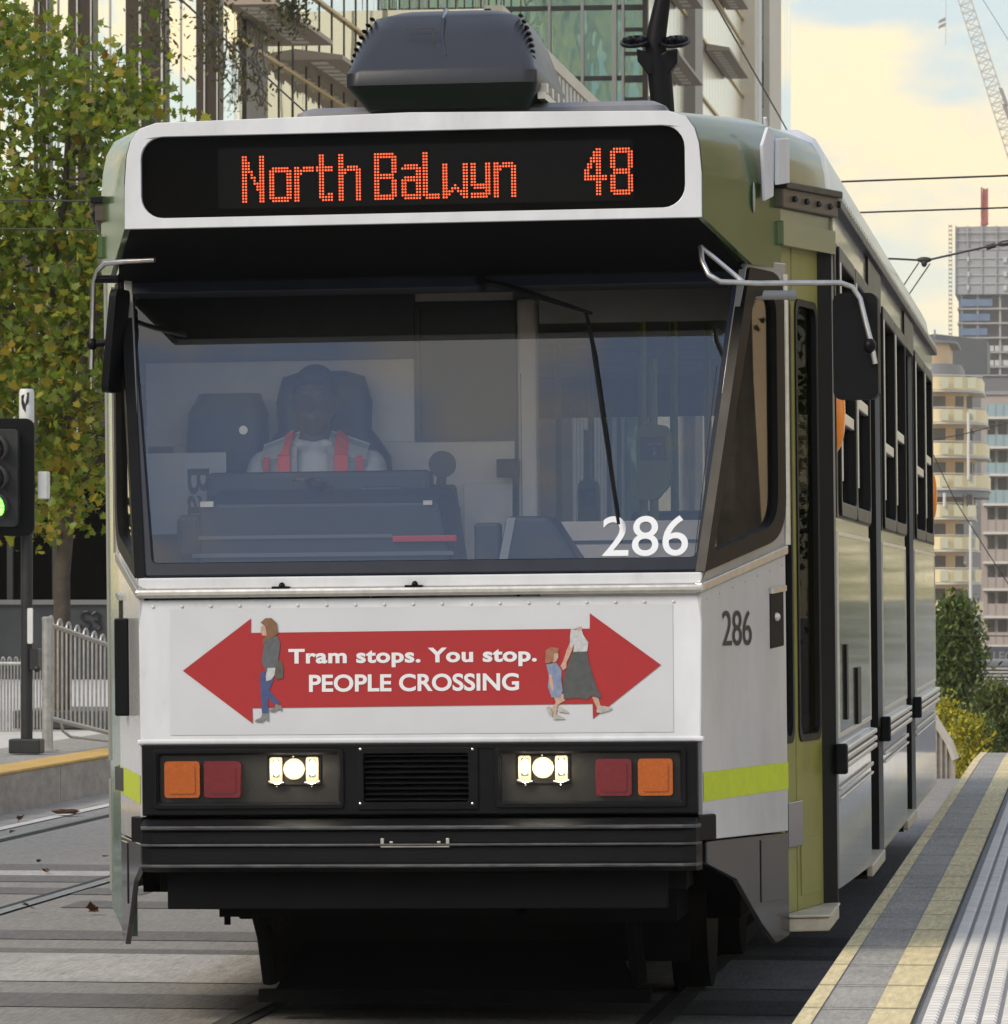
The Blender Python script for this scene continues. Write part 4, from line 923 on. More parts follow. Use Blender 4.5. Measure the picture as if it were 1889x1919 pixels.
for s in (-1, 1):
    sh, elb, wr = rel(s * .185, 1.03, -.085), rel(s * .25, .93, -.34), rel(s * .12, .72, -.29)
    if s == 1: wr = rel(.07, .76, -.175)
    chain(b, [(sh, .055), (elb, .042), (wr, .028)])
    d = (wr - elb).normalized(); sd_ = d.cross(Vector((0, 0, 1))).normalized(); up = sd_.cross(d)
    palm = wr + d * .05; b.ball(palm, .038, .04, .02, 10, 8)
    for k in range(4):
        o0 = palm + sd_ * (.028 - .019 * k) + d * .03; ln = (.062, .072, .068, .052)[k]
        chain(b, [(o0, .0095), (o0 + d * ln * .5 - up * .012, .009), (o0 + d * ln * .75 - up * .038, .008)], 8)
    o0 = palm + sd_ * s * -.032 - d * .015
    chain(b, [(o0, .011), (o0 + sd_ * -s * .025 + d * .02, .010), (o0 + sd_ * -s * .03 + d * .05 - up * .01, .009)], 8)
    hip, kn, an = rel(s * .1, 1.02, -.58), rel(s * .13, .62, -.56), rel(s * .12, .6, -.98)
    chain(b, [(hip, .085), (kn, .06), (an, .04)]); chain(b, [(an, .04), (an + Vector((0, -.14, -.03)), .035)])
drv = fuse(b, 'person', M['skin'], .0075, smooth_it=3)
drv.location = (TX, 0, 0); drv.rotation_euler = (0, ROLL, 0)
tag(drv, 'tram driver seated behind windscreen in pale shirt and orange hi-vis vest', 'person')
b = MB()
rg = []
for z, hw, dp, yc in ((-.6, .19, .13, 1.05), (-.45, .185, .13, 1.05), (-.3, .2, .135, 1.045), (-.15, .215, .13, 1.03), (-.08, .19, .11, 1.03), (-.03, .11, .085, 1.02), (.01, .075, .075, 1.005)):
    rg.append([(nx + hw * math.cos(a), yc + dp * math.sin(a), nz_ + z) for a in [2 * math.pi * k / 24 for k in range(24)]])
b.loft(rg)
for s in (-1, 1):
    sh, elb = rel(s * .185, 1.03, -.085), rel(s * .25, .93, -.34); wr = rel(s * .12, .72, -.29) if s == -1 else rel(.07, .76, -.175)
    chain(b, [(sh, .068), (elb, .056), (elb.lerp(wr, .75), .042)])
    b.ball(rel(s * .045, .94, -.005), .035, .03, .022, 10, 6)
sh_ = fuse(b, 'shirt', M['shirt'], .011, drv, 4)
b = MB()
def torso_pt(x, z, off):
    # front surface of the torso
    hw, dp, yc = .215, .13, 1.035
    t = max(-.98, min(.98, x / hw)); return Vector((nx + x, yc - dp * math.sqrt(1 - t * t) - off, nz_ + z))
for s in (-1, 1):
    for (xa, xb, m, off) in ((.055, .19, 0, .012), (.08, .125, 1, .018), (.158, .178, 1, .018)):
        st_ = []
        for k in range(9):
            z = -.045 - k * .06
            sp = .0 if m else 0
            st_.append((torso_pt(s * xa * (1 if z < -.1 else 1), z, off), torso_pt(s * xb, z - (.04 if z > -.1 and not m else 0), off)))
        for k in range(8):
            b.add([st_[k][0], st_[k][1], st_[k + 1][1], st_[k + 1][0]], [(0, 1, 2, 3)], m)
    for (xa, xb, m) in ((.055, .19, 0), (.08, .125, 1)):   # over the shoulder
        e_ = .006 * m
        rows_ = [(torso_pt(s * xa, -.045, .012 + e_), torso_pt(s * xb, -.045 - (.04 if not m else 0), .012 + e_))]
        for (yy, zz_) in ((.925, -.02), (.955, .012), (1.0, .03), (1.06, .028)):
            rows_.append((rel(s * xa, yy - e_, zz_ + .012 + e_), rel(s * xb, yy + .02 - e_, zz_ - .012 - xb * .12 + e_)))
        for k in range(4): b.add([rows_[k][0], rows_[k][1], rows_[k + 1][1], rows_[k + 1][0]], [(0, 1, 2, 3)], m)
vs_ = b.build('vest', [M['vest'], M['vestorange']], drv); sm = vs_.modifiers.new('thick', 'SOLIDIFY'); sm.thickness = .006
b = MB().ball(hc + Vector((0, .018, .035)), .084, .098, .095, 18, 12); b.ball(hc + Vector((0, .05, -.02)), .078, .07, .09, 14, 10)
b.ball(hc + Vector((0, -.05, .075)), .06, .045, .03, 12, 8)
fuse(b, 'hair', M['hairdark'], .01, drv, 3)
b = MB()
for s in (-1, 1): chain(b, [(rel(s * .1, 1.02, -.58), .095), (rel(s * .13, .62, -.56), .07), (rel(s * .12, .6, -.9), .055)])
b.ball(rel(0, 1.04, -.56), .19, .14, .1)
fuse(b, 'trousers', M['trouser'], .014, drv, 4)
# ================================================================== LEFT STREET SIDE
M['galv'] = mat('galvanised_steel', (.5, .5, .49), .42, metal=.7, var=.25, vs=18)
M['polegrey'] = mat('dark_painted_pole', (.022, .024, .026), .45, var=.3, vs=12)
M['paintwhite'] = mat('white_enamel', (.68, .69, .68), .45, var=.1, vs=8)
M['greenlit'] = mat('green_signal_lit', (.05, .6, .05), .3, emit=(.12, 1, .06), es=3.2)
M['darklens'] = mat('unlit_signal_lens', (.012, .008, .008), .3)
M['backdark'] = mat('dark_shop_cladding', (.06, .065, .068), .35, var=.3, vs=1.2)
M['backglass'] = glass('dark_shop_glass', (.12, .14, .14), .1)
M['bark'] = mat('plane_tree_bark', (.085, .07, .055), .9, var=.45, vs=9, bump=.6, bs=30)

def wpt(px, py, D): return W(px, py, D - CD)       # D = metres in front of the camera
GZ = .285
# traffic signal
P0 = wpt(50, 1400, 39.6); px_m = F_PX / 39.6
sig = thing('traffic_signal', 'dark traffic signal pole with green lamp lit, cut off at the left edge', 'traffic light', (P0.x, P0.y, GZ))
def sp(mb, name, m, parent=sig, **k): return mb.build(name, m, parent, off=Vector(sig.location), **k)
x, y = P0.x, P0.y
def z_(py): return CZ - (py - HY) * 39.6 / F_PX
def x_(px): return wpt(px, 1000, 39.6).x
sp(MB().tube([(x, y, GZ), (x, y, z_(786))], .045, 14), 'pole', M['polegrey'], smooth=50)
top = sp(MB().tube([(x, y, z_(786)), (x, y, z_(729)), (x, y, z_(722))], [.058, .058, .05], 16), 'pole_cap', M['paintwhite'], smooth=50)
b = MB().add([(x - .03, y - .0585, z_(735)), (x + .03, y - .055, z_(728)), (x + .026, y - .0565, z_(748)), (x + .006, y - .059, z_(755)), (x + .004, y - .059, z_(768)), (x - .018, y - .059, z_(760)), (x - .03, y - .056, z_(750))], [(0, 1, 2, 3, 4, 5, 6)])
sp(b, 'black_tear', M['ink'], top)
fz = lambda u, v, d: Vector((u, y - .12 + d, v))
xc = x_(2)
sp(MB().plate(rrect(x_(-66), x_(70), z_(1003), z_(779), .07, 6), [], fz, .03), 'backing_board', M['black'], bevel=.006)
hd = sp(MB().plate(rrect(x_(-38), x_(44), z_(985), z_(800), .03, 4), [], lambda u, v, d: fz(u, v, d - .1), .2), 'signal_head', M['polegrey'], bevel=.01)
for k, py in enumerate((836, 891, 945)):
    c = Vector((xc, y - .23, z_(py))); rr = .108
    ln = sp(MB().ball(c + Vector((0, .01, 0)), .085, .02, .085, 20, 10), 'signal_lens', M['greenlit'] if k == 2 else M['darklens'], hd, smooth=60)
    if k == 2: ln['label'] = 'lit green lens'
    b = MB(); n = 22; r1, r2 = [], []
    for j in range(n + 1):
        a = R(-50 + 280 * j / n)
        r1.append(c + Vector((rr * math.cos(a), .02, rr * math.sin(a)))); r2.append(c + Vector((rr * math.cos(a), -.16 - .05 * math.sin(a), rr * math.sin(a) - .01)))
    b.loft([r1, r2], caps=False, closed=False)
    v = sp(b, 'signal_visor', mat('signal_visor_grey', (.06, .06, .06), .5) if k == 0 else bpy.data.materials['signal_visor_grey'], hd, smooth=60); so_ = v.modifiers.new('thick', 'SOLIDIFY'); so_.thickness = .006
    b = MB()
    for q in range(3): b.box(xc - .08, xc + .08, c.y - .06, c.y - .04, c.z - .02 + q * .035, c.z - .016 + q * .035)
    sp(b, 'louvre', M['black'], hd)
sp(MB().box(x_(74), x_(92), y - .08, y + .04, z_(932), z_(880)), 'detector_box', M['paintwhite'], bevel=.006)
sp(MB().tube([(x_(70), y, z_(905)), (x_(76), y, z_(905))], .012, 6), 'detector_arm', M['polegrey'])
sp(MB().plate(rrect(x_(54), x_(64), z_(1208), z_(1140), .012), [], lambda u, v, d: Vector((u, y - .06 + d, v)), .02), 'number_plate', M['paintwhite'])
sp(MB().plate(rrect(x_(60), x_(76), z_(1258), z_(1217), .015), [], lambda u, v, d: Vector((u, y - .09 + d, v)), .15).ball((x_(72), y - .05, z_(1255)), .03, .05, .03, 10, 6), 'push_button_box', M['polegrey'], bevel=.008)
sp(MB().tube([(x, y, GZ), (x, y, GZ + .02)], .1, 14).box(x - .12, x + .12, y - .1, y + .1, GZ, GZ + .11), 'pole_base', M['polegrey'], bevel=.01)

# fences
def hoop_fence(name, label, A, B, zt0, zb0, zt1, zb1, n, r=.014, hoop=.05, post=True):
    A, B = Vector(A), Vector(B)
    root = thing(name, label, 'fence', (A.x, A.y, GZ))
    off = Vector(root.location); dv = B - A
    def q(t, z): p = A + dv * t; return Vector((p.x, p.y, z))
    zt = lambda t: zt0 + (zt1 - zt0) * t
    zb = lambda t: zb0 + (zb1 - zb0) * t
    MB().tube([q(0, zt(0)), q(1, zt(1))], r * 1.35, 8).build('top_rail', M['galv'], root, off=off, smooth=50)
    MB().tube([q(0, zb(0)), q(1, zb(1))], r * 1.35, 8).build('bottom_rail', M['galv'], root, off=off, smooth=50)
    for k in range(n):
        t0, t1 = (k + .15) / n, (k + .65) / n
        pts = [q(t0, zb(t0))] + [q(t0 + (t1 - t0) * (.5 - .5 * math.cos(a)), zt((t0 + t1) / 2) + hoop * .25 + hoop * math.sin(a)) for a in [math.pi * j / 8 for j in range(9)]] + [q(t1, zb(t1))]
        MB().tube(pts, r * .62, 6).build('hoop', M['galv'], root, off=off, smooth=60)
    if post:
        o = MB().tube([(A.x, A.y, GZ), (A.x, A.y, zt0 + .03)], .043, 16).build('post', M['galv'], root, off=off, smooth=50)
        MB().tube([(A.x, A.y, zt0 + .03), (A.x, A.y, zt0 + .045), (A.x, A.y, zt0 + .055)], [.046, .046, .03], 16).build('post_cap', M['galv'], o, off=off, smooth=50)
        MB().tube([(A.x, A.y, GZ), (A.x, A.y, GZ + .012)], .09, 14).build('base_plate', M['galv'], o, off=off)
    return root
A = wpt(89, 1300, 40.2)
zf_ = lambda py, D=40.2: CZ - (py - HY) * D / F_PX
Bq = wpt(262, 1300, 43.0)
hoop_fence('hoop_fence', 'galvanised hoop-top fence with thick end post, sloping down beside the tram', A, Bq, zf_(1170), zf_(1349), zf_(1232, 43), zf_(1392, 43), 11, hoop=.055)
b0 = wpt(97, 1350, 40.2)
fe = [o for o in bpy.data.objects if o.name.startswith('hoop_fence')][0]
MB().tube([(A.x + .1, A.y, zf_(1352)), (A.x + .11, A.y + .05, zf_(1375)), (A.x + .16, A.y + .1, zf_(1386)), (Bq.x, Bq.y, zf_(1400, 43))], .012, 6).build('lower_brace', M['galv'], fe, off=Vector(fe.location), smooth=60)
A2, B2 = wpt(-60, 1300, 46), wpt(86, 1300, 46)
zf2 = lambda py: CZ - (py - HY) * 46 / F_PX
hoop_fence('hoop_fence', 'lower galvanised hoop fence behind the traffic signal pole', A2, B2, zf2(1246), zf2(1388), zf2(1246), zf2(1388), 12, r=.013, hoop=.045, post=False)
# dark garden bed kerb behind fence
b = MB(); p, q = wpt(15, 1400, 46.5), wpt(240, 1400, 46.5)
b.box(p.x, q.x, 28.8, 30.5, GZ, GZ + .16)
tag(b.build('planter', M['backdark'], off=(p.x, 28.8, GZ), bevel=.01), 'low dark planter edge behind the hoop fences', 'planter')

# ---- trees
def leaf_mesh(shape):
    if shape == 'plane':
        k = [(0, 0), (.16, .05), (.42, -.02), (.30, .18), (.52, .38), (.28, .42), (.26, .62), (.12, .58), (0, .95), (-.12, .58), (-.26, .62), (-.28, .42), (-.52, .38), (-.30, .18), (-.42, -.02), (-.16, .05)]
        return [(a, c, .12 * abs(a) - .1 * (c - .4) ** 2) for a, c in k]
    return [(0, 0, 0), (.22, .3, .05), (.16, .7, .02), (0, 1, -.05), (-.16, .7, .02), (-.22, .3, .05)]
def leaf_mat(name, transl=.4):
    m = bpy.data.materials.new(name); m.use_nodes = True; t = m.node_tree; b = t.nodes['Principled BSDF']
    at = t.nodes.new('ShaderNodeAttribute'); at.attribute_name = 'tint'
    b.inputs['Roughness'].default_value = .45; b.inputs['Specular IOR Level'].default_value = .4
    tr = t.nodes.new('ShaderNodeBsdfTranslucent'); mx = t.nodes.new('ShaderNodeMixShader'); mx.inputs[0].default_value = transl
    mul = t.nodes.new('ShaderNodeMix'); mul.data_type = 'RGBA'; mul.blend_type = 'MULTIPLY'; mul.inputs[0].default_value = 1; mul.inputs[7].default_value = (1.5, 1.6, .6, 1)
    t.links.new(at.outputs['Color'], b.inputs['Base Color']); t.links.new(at.outputs['Color'], mul.inputs[6]); t.links.new(mul.outputs[2], tr.inputs[0])
    o = t.nodes['Material Output']; t.links.new(b.outputs[0], mx.inputs[1]); t.links.new(tr.outputs[0], mx.inputs[2]); t.links.new(mx.outputs[0], o.inputs[0])
    return m
M['leafA'] = leaf_mat('plane_tree_leaf', .45); M['leafB'] = leaf_mat('dense_tree_leaf', .3)
def foliage(name, centres, per, spread, size, shape, palette, m, parent, off, rng, tintfn=None):
    base = leaf_mesh(shape); vs = []; fs = []; cols = []
    for ci, c in enumerate(centres):
        c, sc = c
        for k in range(per):
            d = Vector((rng.gauss(0, 1), rng.gauss(0, 1), rng.gauss(0, .8))) * spread * sc * .55
            p = c + d; s = size * rng.uniform(.6, 1.25)
            e = Euler((rng.uniform(-1.2, 1.2) + 1.0, rng.uniform(-.9, .9), rng.uniform(0, 6.28))).to_matrix()
            o = len(vs); vs += [p + e @ (Vector(v) * s) - off for v in base]; fs.append(list(range(o, o + len(base))))
            col = tintfn(p, rng) if tintfn else rng.choice(palette)
            j = rng.uniform(.7, 1.25); cols.append([x * j for x in col])
    me = bpy.data.meshes.new(name); me.from_pydata(vs, [], fs); me.materials.append(m)
    ca = me.color_attributes.new('tint', 'FLOAT_COLOR', 'POINT'); n = len(base); data = []
    for col in cols: data += [*col, 1] * n
    ca.data.foreach_set('color', data)
    ob = bpy.data.objects.new(name, me); C.objects.link(ob); ob.parent = parent
    return ob
def branch(b, p, d, ln, r, lvl, rng, tips, spread=.75, droop=0):
    pts = [p]; rs = [r]; q = p; dd = d.copy()
    for k in range(4):
        dd = (dd + Vector((rng.gauss(0, .13), rng.gauss(0, .13), rng.gauss(0, .1) + .03 - droop))).normalized()
        q = q + dd * ln / 4; pts.append(q); rs.append(r * (1 - .13 * (k + 1)))
        if lvl <= 2: tips.append((q, .8))
    b.tube(pts, rs, 7 if lvl > 2 else 5)
    if lvl == 0: tips.append((q, 1)); return
    nb = 3 if lvl > 1 else 3
    for k in range(nb):
        nd = (dd + Vector((rng.gauss(0, spread), rng.gauss(0, spread), rng.gauss(.05, .4)))).normalized()
        st = pts[2 + k % 3]
        branch(b, st, nd, ln * rng.uniform(.6, .8), rs[2 + k % 3] * .68, lvl - 1, rng, tips, spread, droop)

# plane tree at left
T0 = wpt(118, 1200, 47); rng = random.Random(11)
tr = thing('plane_tree', 'leafy plane tree with lobed yellow-green leaves behind the traffic signal', 'tree', (T0.x, T0.y, .0))
b = MB(); tips = []
zz = lambda py, D=47: CZ - (py - HY) * D / F_PX
trunk = [Vector((T0.x, T0.y, 0)), Vector((T0.x - .01, T0.y, zz(1080))), wpt(128, 960, 47), wpt(122, 900, 47)]
b.tube(trunk, [.085, .075, .065, .06], 12)
root_top = trunk[-1]
lims = [(wpt(122, 900, 47), wpt(150, 700, 46.6), .045), (wpt(124, 910, 47), wpt(60, 640, 47.6), .05), (wpt(126, 940, 47), wpt(230, 760, 46.5), .032), (wpt(122, 900, 47), wpt(95, 520, 47), .055), (wpt(140, 740, 46.6), wpt(260, 520, 46.4), .035),
        (wpt(95, 520, 47), wpt(130, 200, 46.8), .04), (wpt(95, 520, 47), wpt(20, 260, 47.4), .035), (wpt(60, 640, 47.6), wpt(-60, 420, 47.6), .03), (wpt(150, 700, 46.6), wpt(215, 420, 46), .035), (wpt(126, 950, 47), wpt(170, 880, 46.4), .018), (wpt(60, 640, 47.6), wpt(-20, 700, 47), .02),
        (wpt(130, 300, 47), wpt(235, 190, 46.7), .022), (wpt(110, 360, 47), wpt(300, 300, 46.8), .02)]
for a, c, r in lims:
    mid = a.lerp(c, .5) + Vector((rng.gauss(0, .05), rng.gauss(0, .1), rng.gauss(0, .05)))
    b.tube([a, mid, c], [r, r * .8, r * .55], 7)
    for k in range(6):
        s = a.lerp(c, .3 + .13 * k)
        d = Vector((rng.gauss(0, .8), rng.gauss(0, .8), rng.gauss(.3, .5))).normalized()
        branch(b, s, d, rng.uniform(.35, .6), r * .36, 1, rng, tips, .8)
b.build('trunk', M['bark'], tr, off=tr.location, smooth=60)
# leaf clusters fill the crown as a billowing outline
def crown_edge(py):     # right-hand limit of the crown in photograph pixels at that row
    pts = [(20, 40), (100, 120), (180, 325), (215, 300), (300, 285), (420, 262), (560, 262), (700, 250), (840, 230), (900, 170), (960, 150), (1040, 100)]
    for (a, xa), (c, xc_) in zip(pts, pts[1:]):
        if a <= py <= c: return xa + (xc_ - xa) * (py - a) / (c - a)
    return 0
cl = []
for k in range(860):
    py = rng.uniform(25, 985); e = crown_edge(py)
    lo = -170
    if py > 820: lo = 70 if rng.random() < .7 else -100
    px = rng.uniform(lo, max(lo + 5, e - 18))
    D = 47 + rng.gauss(0, .75)
    dens = .5 + .5 * math.sin(px * .021 + 1.3) * math.sin(py * .017 + .4 + px * .008)
    if dens < .26 and rng.random() < .85: continue
    if py < 330 and dens < .5 and rng.random() < .75: continue
    if py > 780 and rng.random() < .6: continue
    cl.append((wpt(px, py, D), 1))
def tintA(p, rng):
    h = (zz(1000) - p.z) / (zz(1000) - zz(60)) # 0 low .. 1 high
    r = rng.random()
    if r < .05 + .2 * (1 - h): return (.32, .24, .035)
    if r < .15 + .3 * (1 - h): return (.25, .25, .04)
    if r < .19: return (.16, .09, .03)
    return rng.choice([(.12, .175, .022), (.15, .205, .03), (.085, .13, .02), (.2, .24, .04)])
foliage('crown', cl, 22, .36, .098, 'plane', None, M['leafA'], tr, Vector(tr.location), rng, tintA)
foliage('twig_leaves', [(p, .6) for p, s in tips if W(0, 0, 0) is not None], 1, .14, .11, 'plane', None, M['leafA'], tr, Vector(tr.location), rng, tintA)

# dark shop front behind the tree
YS = 55.0
def wy(px, py, y): return W(px, py, y)
p0, p1 = wy(-250, 1000, YS), wy(330, 1000, YS)
zs = lambda py: wy(100, py, YS).z
shop = thing('shop_building', 'dark glazed ground-floor shop front behind the plane tree', 'building', (p1.x, YS, 0))
so2 = Vector(shop.location)
MB().box(p0.x, p1.x, YS + .3, YS + 12, -1, zs(830)).build('wall', M['backdark'], shop, off=so2)
gr_w = MB().box(p0.x, p1.x, YS + .05, YS + .32, -1, zs(1133)).build('plinth_wall', M['backdark'], shop, off=so2)
mu = mat('shop_mullion', (.05, .05, .045), .4)
for px in (-150, -60, 15, 100, 205, 270):
    q = wy(px, 1000, YS); MB().box(q.x - .04, q.x + .04, YS + .12, YS + .32, zs(1130), zs(830)).build('mullion', mu, shop, off=so2)
for a, c in ((-150, -60), (-60, 15), (15, 100), (100, 205), (205, 270)):
    qa, qc = wy(a, 1000, YS), wy(c, 1000, YS); MB().box(qa.x + .045, qc.x - .045, YS + .2, YS + .24, zs(1128), zs(850)).build('shop_window', glass('shop_glass', (.2, .22, .2), .045, fres=False) if 'shop_glass' not in bpy.data.materials else bpy.data.materials['shop_glass'], shop, off=so2)
MB().box(p0.x, p1.x, YS + .0, YS + .3, zs(1133), zs(1124)).build('sill', mat('shop_sill', (.2, .2, .19), .5), shop, off=so2)
MB().box(p0.x - .3, p1.x + .3, YS - .4, YS + 12.2, zs(832), zs(812)).build('roof', M['backdark'], shop, off=so2)
b = MB()
S_ = lambda pts: b.tube([wy(px, py, YS + .03) for px, py in pts], .022, 6)
S_([(171, 1150), (164, 1146), (156, 1148), (152, 1156), (157, 1162), (166, 1164), (170, 1171), (166, 1178), (156, 1178), (151, 1172)])
S_([(172, 1152), (180, 1147), (187, 1152), (185, 1161), (178, 1163), (187, 1166), (190, 1175), (183, 1181), (172, 1178)])
b.build('graffiti', M['ink'], gr_w, off=so2)

# fallen leaves
M['fallen'] = mat('fallen_brown_leaf', (.13, .06, .03), .8, var=.3, vs=30)
for i, (px, py, s, lb) in enumerate(((125, 1531, .10, 'clump of brown fallen leaves against the left kerb'), (138, 1528, .08, 'curled brown leaf beside the larger clump at the left kerb'), (38, 1543, .09, 'brown fallen leaf by the kerb, nearest the left edge'),
        (72, 1621, .045, 'tiny dark leaf on the dark road band at left'), (88, 1640, .06, 'small brown leaf between the dark road bands'), (50, 1713, .10, 'upright brown leaf lying on the left tram rail'), (172, 1716, .11, 'reddish leaf on the road just right of the left rail'), (196, 1613, .07, 'pale brown leaf on the road close to the tram side'), (22, 1566, .06, 'thin dry leaf at the road edge line'))):
    y = gy(py); p = W(px, py, y); rng = random.Random(i + 50)
    b = MB()
    for k in range(1 if i else 4):
        base = leaf_mesh('plane'); e = Euler((rng.uniform(.2, .9), rng.uniform(-.5, .5), rng.uniform(0, 6))).to_matrix()
        vs = [e @ (Vector((v[0], v[1] - .4, v[2] + .35 * v[0] ** 2)) * s * .68) + Vector((rng.uniform(-.08, .08) * (i == 0), rng.uniform(-.05, .05), .5 * s * .5)) + Vector((p.x, y, .008)) for v in base]
        b.add(vs, [tuple(range(len(base)))])
    tag(b.build('fallen_leaf', M['fallen'], off=(p.x, y, .0)), lb, 'leaf', 'fallen leaves on the road')

# ---- overhead wires
M['wire'] = mat('overhead_wire', (.03, .028, .028), .5)
def wire(name, label, pts, D, r, cat='wire', group='overhead tram wires'):
    if not isinstance(D, (list, tuple)): D = [D] * len(pts)
    P = [wpt(px, py, d) for (px, py), d in zip(pts, D)]
    return tag(MB().tube(P, r, 6).build(name, M['wire'], off=P[0]), label, cat, group)
wire('overhead_wire', 'dark sloping wire crossing the left glass facade above the tram roof', [(250, -85), (340, 0), (575, 213), (640, 272)], [38, 40, 48, 51], .008)
wire('overhead_wire', 'dark sloping wire in front of the right facade, ending at the cab roof', [(1280, -95), (1336, 0), (1465, 226), (1500, 290)], [60, 64, 78, 83], .012)
wire('span_wire', 'upper horizontal span wire in the sky right of the tram roof', [(1480, 344), (1590, 340), (1889, 329), (1960, 327)], 45, .009)
wire('span_wire', 'lower horizontal span wire in the sky right of the tram roof', [(1500, 401), (1620, 398), (1889, 389), (1960, 387)], 49, .009)
sw = wire('span_wire', 'sagging span wire with insulators in front of the unfinished tower', [(1500, 484), (1675, 485), (1730, 488), (1745, 486), (1860, 460), (1960, 447)], 52, .011)
def swp(px, py): return wpt(px, py, 52)
b = MB().ball(swp(1732, 487), .075, .03, .03, 12, 6); b.ball(swp(1732, 493), .03, .03, .04, 8, 6)
b.build('wire_clamp', M['wire'], sw, off=sw.location, smooth=60)
MB().tube([swp(1848, 464), swp(1866, 459)], .026, 8).build('insulator', M['wire'], sw, off=sw.location, smooth=60)
b = MB(); b.tube([swp(1868, 458), swp(1880, 452), swp(1900, 450)], .008, 5); b.tube([swp(1868, 459), swp(1880, 461), swp(1900, 457)], .008, 5)
b.build('wire_loop', M['wire'], sw, off=sw.location)
for a, c in (((1722, 492), (1702, 522)), ((1743, 494), (1708, 545))): MB().tube([swp(*a), swp(*c), swp(2 * c[0] - a[0], 2 * c[1] - a[1])], .0065, 5).build('contact_wire', M['wire'], sw, off=sw.location)
wire('span_wire', 'upper thin span wire crossing the plane tree at left', [(-60, 374), (0, 375), (190, 377), (300, 379)], 42, .007)
wire('span_wire', 'lower thin span wire crossing the plane tree at left', [(-60, 428), (0, 429), (190, 431), (300, 433)], 43, .007)
wire('span_wire', 'faint span wire in front of the curved apartment, upper right', [(1700, 832), (1800, 815), (1889, 792), (1960, 772)], 70, .008)
wire('span_wire', 'faint level wire just above the right trees', [(1690, 1190), (1889, 1192), (1960, 1193)], 75, .008)
wire('span_wire', 'thin steep stay wire in front of the curved apartment', [(1742, 838), (1790, 938), (1850, 1034), (1900, 1110)], 66, .007)
# ================================================================== CITY
def cladding(name, col, line, sx, rough=.4, metal=0):
    """panels with fine vertical joints"""
    m = mat(name, col, rough, metal); t = m.node_tree; b = t.nodes['Principled BSDF']
    tcn = t.nodes.new('ShaderNodeTexCoord'); sp_ = t.nodes.new('ShaderNodeSeparateXYZ'); t.links.new(tcn.outputs['Object'], sp_.inputs[0])
    ad = t.nodes.new('ShaderNodeMath'); ad.operation = 'ADD'; t.links.new(sp_.outputs[0], ad.inputs[0]); t.links.new(sp_.outputs[1], ad.inputs[1])
    mu_ = t.nodes.new('ShaderNodeMath'); mu_.operation = 'MULTIPLY'; mu_.inputs[1].default_value = sx; t.links.new(ad.outputs[0], mu_.inputs[0])
    fr_ = t.nodes.new('ShaderNodeMath'); fr_.operation = 'FRACT'; t.links.new(mu_.outputs[0], fr_.inputs[0])
    lt = t.nodes.new('ShaderNodeMath'); lt.operation = 'LESS_THAN'; lt.inputs[1].default_value = .09; t.links.new(fr_.outputs[0], lt.inputs[0])
    mx = t.nodes.new('ShaderNodeMix'); mx.data_type = 'RGBA'; t.links.new(lt.outputs[0], mx.inputs[0])
    mx.inputs[6].default_value = (*col, 1); mx.inputs[7].default_value = (*line, 1); t.links.new(mx.outputs[2], b.inputs['Base Color'])
    return m
def mirror(name, col, rough=.03, wav=.1, ws=.35, stretch=(1, 1, .25), base=None):
    m = mat(name, col, rough, 1); t = m.node_tree; b = t.nodes['Principled BSDF']
    tcn = t.nodes.new('ShaderNodeTexCoord'); mp__ = t.nodes.new('ShaderNodeMapping'); mp__.inputs['Scale'].default_value = stretch
    n = t.nodes.new('ShaderNodeTexNoise'); n.inputs['Scale'].default_value = ws; n.inputs['Detail'].default_value = 3
    t.links.new(tcn.outputs['Object'], mp__.inputs[0]); t.links.new(mp__.outputs[0], n.inputs['Vector'])
    bp_ = t.nodes.new('ShaderNodeBump'); bp_.inputs['Strength'].default_value = wav; bp_.inputs['Distance'].default_value = .4; t.links.new(n.outputs['Fac'], bp_.inputs['Height']); t.links.new(bp_.outputs[0], b.inputs['Normal'])
    return m
M['skyglass'] = mirror('pale_reflective_glass', (.95, .94, .88), wav=.12)
M['sideglass'] = mirror('cream_side_glass', (.93, .91, .8), wav=.1)
M['tealglass'] = mirror('teal_glass', (.22, .33, .3), .06, wav=.25, ws=.5, stretch=(1, 1, .5))
M['bronze'] = mat('bronze_mullion', (.045, .032, .022), .4, metal=.3, var=.3, vs=.8, stretch=(1, 1, .1))
M['finwhite'] = mat('pale_fin', (.55, .53, .47), .5)
M['shade'] = mat('sunshade_soffit', (.34, .27, .21), .5)
M['shadelight'] = mat('sunlit_slot', (.75, .72, .65), .5)  # pale colour painted for sunlight showing in the slots
M['creamclad'] = cladding('cream_cladding', (.85, .82, .7), (.3, .28, .22), .55, .22, .85)
M['cream'] = mat('cream_render', (.76, .68, .54), .7, var=.1, vs=.3)
M['joint'] = mat('dark_joint', (.06, .055, .05), .6)

